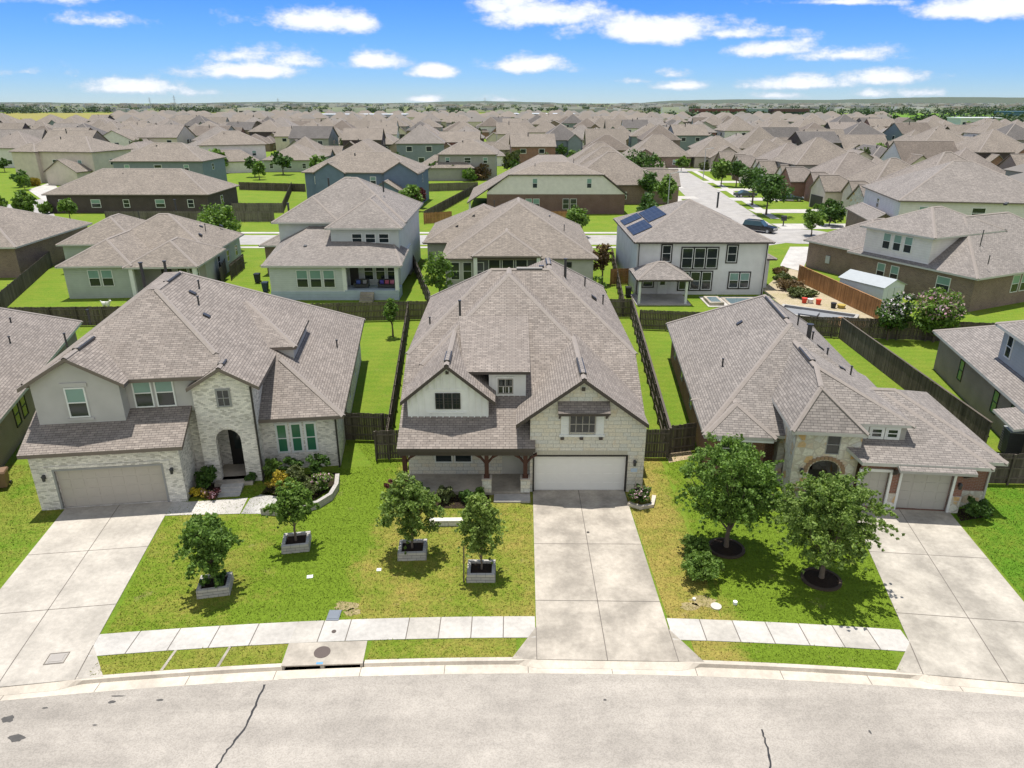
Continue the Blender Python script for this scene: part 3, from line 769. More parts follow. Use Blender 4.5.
    vent(roof,-5.7,9.2,6.1,.9,.14); vent(roof,-5.0,7.6,5.6,.45); vent(roof,-4.1,6.0,5.1,.45); vent(roof,-5.6,12,6.2,.6); vent(roof,-10.6,9.0,4.2,.5); boxvent(roof,-8.8,14.0,5.55,.73,0); boxvent(roof,-5.1,8.6,5.75,-.7,0); boxvent(roof,-4.4,6.6,5.2,-.5,0); vent(roof,-5.2,10.0,5.8,.5)
    m=MB(); m.box(-11.9,-8.9,1.95,2.6,2.5,2.62); m.build('porch_beam',TRIM_W,t)
    downspout(t,1.45,.66,2.7,FASCIA_W)
    return t
HC=house_centre(); HL=house_left(); HR=house_right()
# ================================================================== the two houses cut by the frame edges
def house_far_left():
    t=thing('tan_brick_house','brown brick house with a sloping roof cut by the left edge of the frame','house',(-27.0,38.0,0),18)
    w=MB(); r=MB()
    wing(w,r,-16.5,-2.6,-9.5,18.6,0,2.9,.6,.6,.66,.66,.5)
    w.build('wall',TANBRICK,t); r.build('roof',[ROOF,FASCIA_W],t); roof=t.children[-1]
    for y in (2.2,3.6): window(t,'R',-2.6,y,.95,.95,1.5,TRIM_D,'dark',.05)
    ridgevent(roof,(-9.55,2,7.55),(-9.55,5,7.55)); vent(roof,-5.0,13,4.6,.5); vent(roof,-4.2,9.5,4.2,.5); vent(roof,-5.5,8,5.0,1.6,.09); boxvent(roof,-6.3,14.5,5.5,-.66,0)
    return t
def house_far_right():
    t=thing('tan_brick_house','tan brick house with grey sided upper storey and green screened windows at the right edge','house',(30,38,0),-12)
    w=MB(); r=MB()
    wing(w,r,.0,13,-3.0,14.6,0,2.95,.5,.5,.5,.5,.45)
    w.build('wall',TANBRICK,t)
    u=MB(); wing(u,r,.9,12.5,-2.0,7.0,2.9,5.85,.5,.5,.5,.5,.45); u.build('upper_wall',siding('siding_grey',(.40,.42,.42),.2),t)
    r.build('roof',[ROOF2,FASCIA_W],t); roof=t.children[-1]
    for y in (9.3,3.4,.9): window(t,'L',0,-y-.75,.9,.75,1.5,TRIM_D,'green',.04)
    for y in (5.4,.6): window(t,'L',.9,-y-.8,4.0,.8,1.5,TRIM_W,'dark',.06)
    m=MB(); m.slab([(-1.6,-2.6,2.5),(.3,-2.6,2.9),(.3,.3,2.9),(-1.6,.3,2.5)],.14); m.build('side_canopy',[ROOF2,FASCIA_W],t)
    vent(roof,3.0,4.2,7.3,.5)
    return t
house_far_left(); house_far_right()
# ================================================================== ground, street, walks
def yc(x):
    d=x-.7
    return 21.02-d*d/270 if abs(d)<34 else 21.02-34*34/270-(abs(d)-34)*2*34/270
LUSH=(.132,.215,.02); MID=(.16,.215,.022)
GR_BACK=grassmat('grass_backyard',LUSH,(.22,.25,.035),.42,.3)
GR_L=grassmat('grass_lawn_left',(.175,.25,.02),(.37,.32,.075),.62,.5)
GR_C=grassmat('grass_lawn_centre',(.21,.27,.022),(.42,.35,.095),.78,.6)
GR_R=grassmat('grass_lawn_right',(.135,.26,.013),(.26,.30,.035),.35,.2)
GR_S=grassmat('grass_strip',(.15,.21,.02),(.30,.26,.06),.5,.5)
GR_D=grassmat('grass_dry',(.20,.26,.03),(.37,.31,.12),.66,.6)
GR_G=grassmat('grass_bright',(.19,.32,.014),(.27,.34,.025),.3,.1)
def struct(name,mb,mats,parent=None):
    o=mb.build(name,mats,parent); o['kind']='structure'; return o
XS=[-90+2*i for i in range(91)]
g=MB(); Z=-.0
for a,b in zip(XS,XS[1:]):
    g.face([(a,yc(a)+.03,Z),(b,yc(b)+.03,Z),(b,62,Z),(a,62,Z)])
    g.face([(a,-200,Z),(b,-200,Z),(b,yc(b)-9.6,Z),(a,yc(a)-9.6,Z)])
BIG=16000
g.face([(-BIG,62,Z),(BIG,62,Z),(BIG,BIG,Z),(-BIG,BIG,Z)])
g.face([(-BIG,-200,Z),(-90,-200,Z),(-90,62,Z),(-BIG,62,Z)]); g.face([(90,-200,Z),(BIG,-200,Z),(BIG,62,Z),(90,62,Z)])
g.face([(-BIG,-BIG,Z),(BIG,-BIG,Z),(BIG,-200,Z),(-BIG,-200,Z)])
struct('ground',g,GR_BACK)
# street with tar-sealed cracks
st=MB(); zs=-.135
for a,b in zip(XS,XS[1:]): st.face([(a,yc(a)-8.9,zs),(b,yc(b)-8.9,zs),(b,yc(b)-.6,zs),(a,yc(a)-.6,zs)])
def ribbon(mb,pts,w,z,m=0):
    pts=[Vector((p[0],p[1],z)) for p in pts]; L=[];Rr=[]
    for i,p in enumerate(pts):
        d=(pts[min(i+1,len(pts)-1)]-pts[max(i-1,0)]).normalized(); n=Vector((-d.y,d.x,0))*(w[i] if isinstance(w,list) else w)/2
        L.append(p+n);Rr.append(p-n)
    for i in range(len(pts)-1): mb.face([Rr[i],Rr[i+1],L[i+1],L[i]],m)
def jag(pts,n=6,a=.04):
    out=[]
    for p,q in zip(pts,pts[1:]):
        for i in range(n): f=i/n; out.append((p[0]+(q[0]-p[0])*f+random.uniform(-a,a),p[1]+(q[1]-p[1])*f+random.uniform(-a,a)))
    return out+[pts[-1]]
gs=lambda x,y:G(x,y,zs)
crk=[[gs(265,684),gs(256,706),gs(240,735),gs(226,752),gs(214,772),gs(190,830)],[gs(761,730),gs(768,748),gs(771,770),gs(774,800)]]
for c in crk:
    p=jag(c); ribbon(st,p,[random.uniform(.05,.09) for _ in p],zs+.004,1)
def blob(mb,c,rx,ry,z,m,n=14):
    pts=[(c[0]+rx*random.uniform(.7,1.15)*math.cos(2*math.pi*i/n),c[1]+ry*random.uniform(.7,1.15)*math.sin(2*math.pi*i/n),z) for i in range(n)]
    mb.poly(pts,m)
for px,py,rx,ry in ((8,719,.25,.2),(17,738,.32,.2),(45,708,.12,.05),(112,702,.16,.1),(160,700,.15,.06),(118,696,.3,.04),(870,732,.05,.12),(605,700,.08,.06),(95,725,.1,.04)):
    blob(st,gs(px,py),rx*.9,ry*.8,zs+.004,2)
struct('street',st,[ASPH,TAR,plain('oil_stain',(.085,.08,.075),.8,.2,.3,8.0)])
# kerb and gutter (dropped at the driveways)
DR=[(-22.5,-15.6),(.2,7.0),(14.6,21.6)]
def ktop(x):
    h=0.0
    for a,b in DR:
        if a<=x<=b: h=min(1,min(x-a,b-x)/.7); return -.10*h
    return 0.0
k=MB(); xs=[-60+.25*i for i in range(481)]
for a,b in zip(xs,xs[1:]):
    za,zb=ktop(a),ktop(b); Y=lambda x,o:yc(x)-o
    if -8.5<(a+b)/2<-5.6:
        k.face([(a,Y(a,.6),-.131),(b,Y(b,.6),-.131),(b,Y(b,.17),-.125),(a,Y(a,.17),-.125)]); continue
    k.face([(a,Y(a,.62),-.131),(b,Y(b,.62),-.131),(b,Y(b,.17),-.125),(a,Y(a,.17),-.125)])
    fa,fb=-za*10,-zb*10; ta,tb=.12-.1*fa,.12-.1*fb
    k.face([(a,Y(a,.17+.2*fa),-.122),(b,Y(b,.17+.2*fb),-.122),(b,Y(b,tb),.006),(a,Y(a,ta),.006)])
    k.face([(a,Y(a,ta),.006),(b,Y(b,tb),.006),(b,Y(b,-.06),.009),(a,Y(a,-.06),.009)])
i=0
for x in [-18+3.1*i for i in range(13)]:
    y=yc(x); k.hexa([(x-.012,y-.6,-.14),(x+.012,y-.6,-.14),(x+.012,y-.16,-.134),(x-.012,y-.16,-.134)],[(x-.012,y-.6,-.127),(x+.012,y-.6,-.127),(x+.012,y-.16,-.121),(x-.012,y-.16,-.121)],1)
for a,b in zip(XS,XS[1:]):
    k.face([(a,yc(a)-9.6,0.004),(b,yc(b)-9.6,.004),(b,yc(b)-9.3,.004),(a,yc(a)-9.3,.004)][::1]); k.face([(b,yc(b)-9.3,.004),(b,yc(b)-9.3,-.13),(a,yc(a)-9.3,-.13),(a,yc(a)-9.3,.004)]); k.face([(a,yc(a)-9.3,-.131),(b,yc(b)-9.3,-.131),(b,yc(b)-8.9,-.131),(a,yc(a)-8.9,-.131)])
struct('kerb',k,[KERB,JOINT])
# driveways
def edge(p,q,f): return (p[0]+(q[0]-p[0])*f,p[1]+(q[1]-p[1])*f)
def driveway(name,l0,r0,l1,r1,splits,mat,flare=True,mid=.5):
    """l0,r0 at the garage, l1,r1 at the kerb"""
    d=MB(); z=.03
    n=14; f0=[i/n for i in range(n+1)]
    def H(p):
        t=(p[1]-yc(p[0])); return .034 if t>1.0 else .010+.024*max(0,t)
    for a,b in zip(f0,f0[1:]):
        for s0,s1 in ((0,.5),(.5,1)):
            A=edge(edge(l0,l1,a),edge(r0,r1,a),s0);B=edge(edge(l0,l1,a),edge(r0,r1,a),s1);C2=edge(edge(l0,l1,b),edge(r0,r1,b),s1);D=edge(edge(l0,l1,b),edge(r0,r1,b),s0)
            d.face([D+(H(D),),C2+(H(C2),),B+(H(B),),A+(H(A),)])
    # sides
    for a,b in zip(f0,f0[1:]):
        for e0,e1,sg in ((l0,l1,1),(r0,r1,-1)):
            A=edge(e0,e1,a);B=edge(e0,e1,b); q=[A+(H(A),),B+(H(B),),B+(-.1,),A+(-.1,)]
            d.face(q[::sg])
    def line(p,q,w=.035,seg=10):
        for i in range(seg):
            A=edge(p,q,i/seg);B=edge(p,q,(i+1)/seg); v=Vector((B[0]-A[0],B[1]-A[1],0)).normalized(); nn=(-v.y*w/2,v.x*w/2)
            d.face([(A[0]-nn[0],A[1]-nn[1],H(A)+.004),(B[0]-nn[0],B[1]-nn[1],H(B)+.004),(B[0]+nn[0],B[1]+nn[1],H(B)+.004),(A[0]+nn[0],A[1]+nn[1],H(A)+.004)],1)
    line(edge(l0,r0,mid),edge(l1,r1,mid))
    for f in splits: line(edge(l0,l1,f),edge(r0,r1,f))
    # apron flares
    for e0,e1,sg in ((l0,l1,-1),(r0,r1,1)):
        A=edge(e0,e1,.86);B=e1; Cc=(B[0]+sg*.95,yc(B[0]+sg*.95)-.02)
        q=[A+(H(A)-.003,),B+(H(B)-.003,),Cc+(.012,)]
        if sg>0: q=[q[0],q[1],q[2]]
        else: q=[q[0],q[2],q[1]]
        d.face(q)
        line(A,B,.03,6)
    return struct(name,d,[mat,JOINT])
kd=lambda x:(x,yc(x)-.05)
driveway('driveway',(1.12,33.42),(6.02,33.42),kd(.93),kd(6.22),(.40,.73),CONC_D)
driveway('driveway',(-22.93,31.62),(-17.72,32.28),kd(-21.0),kd(-15.8),(.33,.665),concrete('concrete_drive_pale',(.49,.445,.385),.26))
driveway('driveway',(17.4,31.72),(22.25,31.28),kd(15.0),kd(20.75),(.34,.71),concrete('concrete_drive_grey',(.47,.425,.36),.36))
# sidewalks
def walk(x0,x1,n,name='sidewalk',o0=1.1,o1=2.33,ext=0):
    m=MB(); z=.024; e=1.3
    xs=[x0+(x1-x0)*i/n for i in range(n+1)]
    for i,(a,b) in enumerate(zip(xs,xs[1:])):
        g0=.02
        a2=a+(g0 if i else 0); b2=b-(g0 if i<n-1 else 0)
        P=[(a2,yc(a)+o0),(b2,yc(b)+o0),(b2,yc(b)+o1),(a2,yc(a)+o1)]
        m.hexa([p+(-.05,) for p in P],[p+(z,) for p in P],random.choice([0,0,2,3]))
    [m.hexa([(a,yc(a)+o0+.01,-.04),(b,yc(b)+o0+.01,-.04),(b,yc(b)+o1-.01,-.04),(a,yc(a)+o1-.01,-.04)],[(a,yc(a)+o0+.01,.012),(b,yc(b)+o0+.01,.012),(b,yc(b)+o1-.01,.012),(a,yc(a)+o1-.01,.012)],1) for a,b in zip(xs,xs[1:])] if abs(x1-x0)<14 else None
    return struct(name,m,[CONC_W,JOINT,CONC,concrete('concrete_walk_old',(.47,.435,.385),.2)])
walk(-16.15,-8.6,5); walk(-8.6,-5.4,3); walk(-5.4,.92,5); walk(6.25,15.35,7); walk(-60,-21.6,20); walk(21.3,60,22)
# storm drain: slab, opening, divider, cover
t=thing('storm_drain','concrete kerb inlet with a dark slot opening and a round rusty manhole cover','storm drain',(-7.05,yc(-7.05),0),2.6)
m=MB(); m.box(-1.5,1.5,-.13,1.07,-.02,.03); m.build('slab',CONC_D,t)
m=MB(); m.box(-1.5,-1.4,-.13,.2,-.2,-.02); m.box(1.4,1.5,-.13,.2,-.2,-.02); m.box(-.07,.07,-.13,.3,-.2,-.02); m.box(-1.4,1.4,.35,.45,-.3,-.02,1); m.build('throat',[CONC_D,TAR],t)
m=MB(); m.tube((-.12,.52,.02),(-.12,.52,.042),.31,n=24); m.tube((-.12,.52,.04),(-.12,.52,.047),.22,.2,24); m.build('manhole_cover',plain('rust_iron',(.11,.085,.075),.8),t)
m=MB(); m.box(-.22,.02,-.1,0,.03,.036); m.build('inlet_marker',plain('marker_blue',(.12,.3,.55),.5),t)
# small utility lids and caps
def lid(label,px,py,w,d,col,rot=0,round_=False,z=.03):
    p=G(px,py); t=MB()
    if round_: t.tube((0,0,-.02),(0,0,z+.012),w,n=18); t.tube((0,0,z+.012),(0,0,z+.018),w*.6,n=14)
    else:
        t.box(-w/2,w/2,-d/2,d/2,-.02,z); t.box(-w*.4,w*.4,-d*.36,d*.36,z,z+.012)
    o=t.build('utility_cover',plain('lid_'+str(col),col,.7)); o.location=(p[0],p[1],0); o.rotation_euler=(0,0,R(rot)); return tag(o,label,'cover')
lid('dark grey water meter lid at the back edge of the sidewalk',334,616,.5,.62,(.17,.19,.22),0,False,.05)
lid('small round dark valve cover in the sidewalk by the meter lid',334,632,.09,.09,(.09,.07,.06),0,True,.028)
lid('square dark bordered access cover in the left driveway',57,659,.6,.5,(.34,.31,.28),8,False,.04)
for px,py in ((57,659),):
    p=G(px,py); m=MB()
    for a in ((-.36,.36,-.3,-.265),(-.36,.36,.265,.3),(-.36,-.325,-.265,.265),(.325,.36,-.265,.265)): m.box(*a,.03,.0405)
    o=struct('cover_joint',m,JOINT); o.location=(p[0],p[1],0); o.rotation_euler=(0,0,R(8))
lid('white square cleanout plate on the grass of the left lawn',310,577,.26,.22,(.75,.75,.73),12)
lid('white square cleanout plate on the grass beside the third planter',379,570,.2,.2,(.72,.74,.74),5)
lid('white round cleanout cap set in bare soil near the right sidewalk',716,607,.22,.22,(.55,.5,.43),0,True,.05)
lid('white ball shaped sprinkler cap on the grass near the right sidewalk',735,604,.09,.09,(.8,.8,.78),0,True,.12)
lid('small pale cap on the dry grass left of the right lawn',694,600,.07,.07,(.7,.66,.55),0,True,.08)
lid('small round dark drain cap in the middle driveway',588,533,.07,.07,(.06,.055,.05),0,True,.04)
# front lawns: real differences of grass, mown to the lot lines
LAWNS=[]
def lawn(pts,mat,z=.006,name='lawn'):
    LAWNS.append((pts,mat,name)) if name!='soil_patch' else None
    m=MB(); m.poly([(p[0],p[1],z) for p in pts]); return struct(name,m,mat)
def along(x0,x1,o,n=8): return [(x0+(x1-x0)*i/n,yc(x0+(x1-x0)*i/n)+o) for i in range(n+1)]
b1=(-7.05,yc(-7.05)+2.33); b2=(-6.9,37.0)
XR=((-20,.44),(-12,.47),(-9.8,.38),(-8.3,.20),(-7.4,.30),(-6.4,.52),(-3,.50),(1.5,.52),(6.5,.60),(8.2,.58),(9.8,.28),(17,.22))
GR_F=grassmat('grass_front',(.14,.21,.018),(.32,.255,.065),.50,.6,XR); GR_L=GR_C=GR_G=GR_D=GR_R=GR_F
SOIL=grassmat('soil_bare',(.20,.18,.05),(.40,.32,.18),.7,.5)
for px,py,r_ in ((346,606,.42),(352,612,.3),(703,602,.5),(690,606,.35)):
    c=G(px,py); m=MB(); blob(m,c,r_*1.2,r_*.8,.010,0,16); struct('soil_patch',m,SOIL)
lawn(along(-15.9,-7.6,2.33)+[(-8.0,36.2),(-9.3,36.0),(-17.4,33.0),(-17.72,32.2)],GR_L)
lawn([(-7.6,yc(-7.6)+2.33),(-6.9,yc(-6.9)+2.33),(-6.8,37.0),(-8.6,40.0),(-10,40),(-8.0,36.2)],GR_G)
lawn(along(-6.9,.94,2.33)+[(1.1,33.4),(-5.6,33.4),(-6.1,37.2),(-6.8,37.0)],GR_C)
lawn([(6.3,yc(6.3)+2.33),(8.45,yc(8.45)+2.33),(8.7,37.2),(6.9,37.2),(6.9,33.4),(6.05,33.4)],GR_D)
lawn(along(8.45,15.55,2.33)+[(17.4,31.7),(12,33.5),(10.6,38.0),(8.9,38.0)]+[(8.75+.18*math.sin(i*1.9)+.12*math.sin(i*.8),37-i*.8) for i in range(15)],GR_R)
lawn([(9.1,36.6),(10.7,37.2),(10.7,38.2),(9.1,38.2)],plain('bare_soil',(.42,.32,.2),.95),.010,'soil_patch')
for a,b,mt in ((-15.5,-12.9,GR_S),(-12.85,-10.9,GR_S),(-10.85,-8.62,GR_S),(-5.45,.2,GR_C),(6.9,14.4,GR_R),(22.4,60,GR_S),(-60,-22.5,GR_S)):
    n=4 if b-a<20 else 12
    lawn(along(a+.03,b-.03,.07,n)+along(b-.03,a+.03,1.08,n),mt,.008,'grass_strip')
lawn([(-34,yc(-34)+2.4),(-21.9,yc(-21.9)+2.4),(-22.95,31.5),(-24.0,33),(-26.5,36),(-38,38)],grassmat('grass_lawn_far_left',(.11,.21,.015),(.26,.25,.05),.55,.2))
lawn(along(21.3,55,2.4)+[(55,34),(24.5,34),(22.3,31.3)],grassmat('grass_lawn_far_right',(.095,.20,.015),(.2,.225,.03),.35,.1))
lawn([(-25.6,34.6),(-24.1,33.0),(-24.0,36.5),(-25.8,37.5)],plain('bare_earth',(.46,.36,.25),.95),.010,'soil_patch')
# narrow concrete crossings in the left strip
m=MB()
for x in (-12.87,-10.87): m.hexa([(x-.06,yc(x)+.05,0),(x+.05,yc(x)+.05,0),(x+.12,yc(x)+1.1,0),(x+.02,yc(x)+1.1,0)],[(x-.06,yc(x)+.05,.02),(x+.05,yc(x)+.05,.02),(x+.12,yc(x)+1.1,.02),(x+.02,yc(x)+1.1,.02)])
struct('strip_joint',m,CONC_D)
# entry walk of the left house and of the right house
m=MB()
def flat(pts,z=.03,mm=0):
    m.poly([(p[0],p[1],z) for p in pts],mm)
flat([G(169,502),G(192,502),G(226,500),G(248,498),G(240,514),G(180,515.5),G(163,516)],.026)
struct('entry_walk',m,CONC_W)
m=MB(); flat([G(250,499),G(268,492),G(300,505),G(262,514),G(241,514)],.02); struct('gravel_bed',m,concrete('gravel_white',(.5,.48,.45),.35))
m=MB(); flat([(10.9,32.9),(13.4,31.4),(15.4,31.4),(17.6,31.2),(17.6,32.0),(13,33.3)],.02); flat([(22.35,30.4),(24.3,30.9),(24.2,31.7),(22.6,31.5)],.02); flat([(-5.9,31.6),(-1.2,31.6),(-1.2,33),(-5.9,33)],.02); flat([(-17.2,32.7),(-15.6,33.0),(-15.8,34.6),(-16.8,34.2)],.02); flat([(-13.4,33.0),(-10.4,32.4),(-9.6,34.0),(-9.8,35.4),(-13.2,35.0)],.02); struct('planting_bed',m,MULCH)
# curved brick edging wall of the bed
t=MB(); pts=[G(262,514),G(280,515),G(300,513),G(318,508),G(331,500),G(337,490),G(338,480)]
def wallstrip(mb,pts,w,h,m=0):
    P=[Vector((p[0],p[1],0)) for p in pts]; L=[];Rr=[]
    for i,p in enumerate(P):
        d=(P[min(i+1,len(P)-1)]-P[max(i-1,0)]).normalized(); n=Vector((-d.y,d.x,0))*w/2; L.append(p+n);Rr.append(p-n)
    for i in range(len(P)-1):
        mb.hexa([Rr[i],Rr[i+1],L[i+1],L[i]],[q+Vector((0,0,h)) for q in (Rr[i],Rr[i+1],L[i+1],L[i])],m)
wallstrip(t,pts,.22,.4); tag(t.build('garden_wall',brickwall('garden_brick',(.52,.49,.45),(.38,.35,.32),(.3,.28,.26),.3,.12,-.2)),'curved low white brick wall holding the flower bed by the left house','garden wall')
t=MB(); wallstrip(t,[G(430,525),G(470,524.5)],.3,.32); tag(t.build('garden_wall',LIME),'straight low stone wall edging the bed below the middle porch','garden wall')
t=MB(); wallstrip(t,[G(628,505),G(640,509),G(652,507),G(654,498)],.2,.18); tag(t.build('bed_edging',KERB),'low curved edging around the flowering bush by the white garage','edging')
# ------------------------------------------------------------------ fences
def fence(p,q,label,h=1.85,mat=None,rails=1,group=None,pw=.145,top=False):
    p=Vector((p[0],p[1],0));q=Vector((q[0],q[1],0)); L=(q-p).length; ang=math.atan2(q.y-p.y,q.x-p.x)
    m=MB(); n=max(1,int(L/pw)); w=L/n
    for i in range(n):
        hh=h+random.uniform(-.03,.03); dy=random.uniform(-.006,.006)
        m.box(i*w+.006,(i+1)*w-.006,-.012+dy,.012+dy,.04,hh)
    t=thing('wood_fence',label,'fence',tuple(p),math.degrees(ang),group)
    m.build('picket_panel',mat or FENCE,t)
    m=MB(); y0=-.06*rails; 
    for z in (.35,.95,1.55): m.box(0,L,min(y0,-.013 if rails>0 else .013),max(y0,-.013 if rails>0 else .013),z,z+.09)
    if top: m.box(0,L,-.07,.07,h+.04,h+.08)
    m.build('rail',mat or FENCE,t)
    for i in range(int(L/2.4)+1):
        x=min(i*2.4,L); k=MB(); k.box(x-.05,x+.05,min(y0,y0*2.3),max(y0,y0*2.3),0,h+.02)
        if i<90: k.build('post',mat or FENCE,t)
    return t
fence((-7.25,37.0),(-9.95,66),'long dark picket fence along the left side of the middle stone house')
fence((9.16,37.2),(11.6,67),'long dark picket fence along the right side of the middle stone house',top=True,rails=-1)
fence((-7.9,37.0),(-6.0,37.15),'short weathered fence panel between left lot line and the middle stone house')
fence((7.0,37.2),(9.14,37.2),'weathered gate panel right of the white garage door wall')
fence((9.2,37.7),(10.9,38.1),'dark gate panel against the left wall of the red brick house')
fence((-10.3,39.6),(-7.3,39.4),'dark gate panel closing the gap right of the white brick house')
fence((-26,64.2),(-9.95,65.6),'back fence behind the white brick house, below the pale blue sided house')
fence((-62,63),(-26.1,64.2),'back fence below the sage sided house with the white dog')
fence((-9.9,65.7),(11.5,66.6),'back fence hidden behind the middle stone house')
fence((11.7,62.7),(28.9,60.2),'back fence behind the red brick house, below the white house pool')
fence((28.9,60.0),(28.2,38.0),'long black stained fence on the right side of the red brick house',rails=-1,top=True)
fence((29.0,60.3),(45,58),'dark back fence under the two flowering crape myrtles')
fence((24.6,34.2),(31,34.0),'dark fence closing the side yard beside the far right house')
fence((-26.0,39.3),(-24.3,39.3),'dark gate panel between brown brick house and white brick house')
fence(G(61,258),G(0,314),'dark fence running down the left side of the sage house yard')
fence(G(232,262),G(222,285),'dark fence between the sage house and pale blue house')
fence(G(231,280),G(245,268),'short brown fence panel by the trash bins of the pale blue house')
fence(G(411,262),G(431,311),'narrow brown fence right of the pale blue sided house',mat=FENCE_G)
fence(G(612,262),G(623,316),'dark fence between the grey hip roof house and the white stucco house')
fence(G(610,285),G(632,284),'light brown wooden gate left of the white stucco house',mat=FENCE_N)
fence(G(797,281),G(878,320),'stained orange brown fence beside the excavated pool',mat=FENCE_N,rails=-1,top=True)
fence((-92,101.3),(-62,101.3),'dark fence along the back street at far left')
fence(G(107,222),G(275,222),'grey fence beside the long dark brick house',mat=FENCE_G)
fence(G(233,213),G(284,213),'grey fence between two bright green yards',mat=FENCE_G)
fence(G(283,213),G(292,190),'dark fence running away between two bright green yards')
fence(G(240,190),G(306,192),'dark fence behind the bright green yards')
fence(G(418,192),G(478,190),'grey fence behind the small yard with the red tree',mat=FENCE_G)
fence(G(424,222),G(478,191),'brown fence running diagonally left of the white gabled house',mat=FENCE)
fence(G(424,224),G(452,222),'short brown fence panel at the street behind the grey hip roof house',mat=FENCE_N)
fence(G(528,222),G(570,222),'reddish brown fence below the white gable wall',mat=FENCE_N)
# ================================================================== back row of houses
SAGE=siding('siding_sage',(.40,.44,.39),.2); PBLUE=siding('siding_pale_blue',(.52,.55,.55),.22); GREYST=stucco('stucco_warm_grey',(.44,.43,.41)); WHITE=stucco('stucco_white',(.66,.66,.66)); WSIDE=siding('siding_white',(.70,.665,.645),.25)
BLUE=siding('siding_blue',(.13,.18,.25),.25); CREAM=stucco('stucco_cream',(.60,.53,.46)); BEIGE=stucco('stucco_beige',(.42,.37,.31)); TAUPE=siding('siding_taupe',(.33,.32,.30),.25); SLATE=siding('siding_slate',(.20,.235,.26),.25)
def sage_house():
    t=thing('sage_house','one storey sage green sided house with a covered patio, behind the white brick house','house',(-41,74,0),4)
    w=MB(); r=MB()
    wing(w,r,-6.0,.8,0,16,0,3.55,.55,.55,.55,.55,.5); wing(w,r,-6.12,7.0,6,18,0,3.55,.55,.55,.55,.55,.5); wing(w,r,-12.5,-4,13,24,0,3.5,.55,.55,.55,.55,.5)
    hiproof(r,.3,8.0,-.7,9,3.4,.55,.55,.55,.55)
    w.build('wall',SAGE,t); r.build('roof',[ROOF3,FASCIA_W],t); roof=t.children[-1]
    k=MB(); k.box(.8,7.4,3.0,6,0,3.5); k.box(7.35,7.5,3,6,0,3.5); k.build('patio_wall',GREYST,t)
    for x in (1.0,7.5): k=MB(); k.box(x-.2,x+.2,-.5,-.1,0,3.4); k.build('patio_post',TRIM_W,t)
    windows(t,'F',0,-3.6,1.3,1.15,1.75,2,.2); windows(t,'F',3.0,4.4,1.4,1.1,1.2,2,.15,style='dark')
    door(t,'F',3.0,2.7,.1,1.1,2.4,TRIM_D)
    k=MB(); k.box(.8,7.6,-.6,3,0,.1); k.build('patio_floor',CONC_D,t)
    vent(roof,-2,11,7,.5); vent(roof,1,14.5,7.5,.9,.1); vent(roof,5,12,5.3,.5); boxvent(roof,4.2,13,5.4,-.5,0); boxvent(roof,5.6,16,5,-.5,0); boxvent(roof,5.2,9.5,5,-.5,0)
    for y in (8.5,12,15.5): window(t,'R',7.0,y,1.2,1,1.4,style='dark')
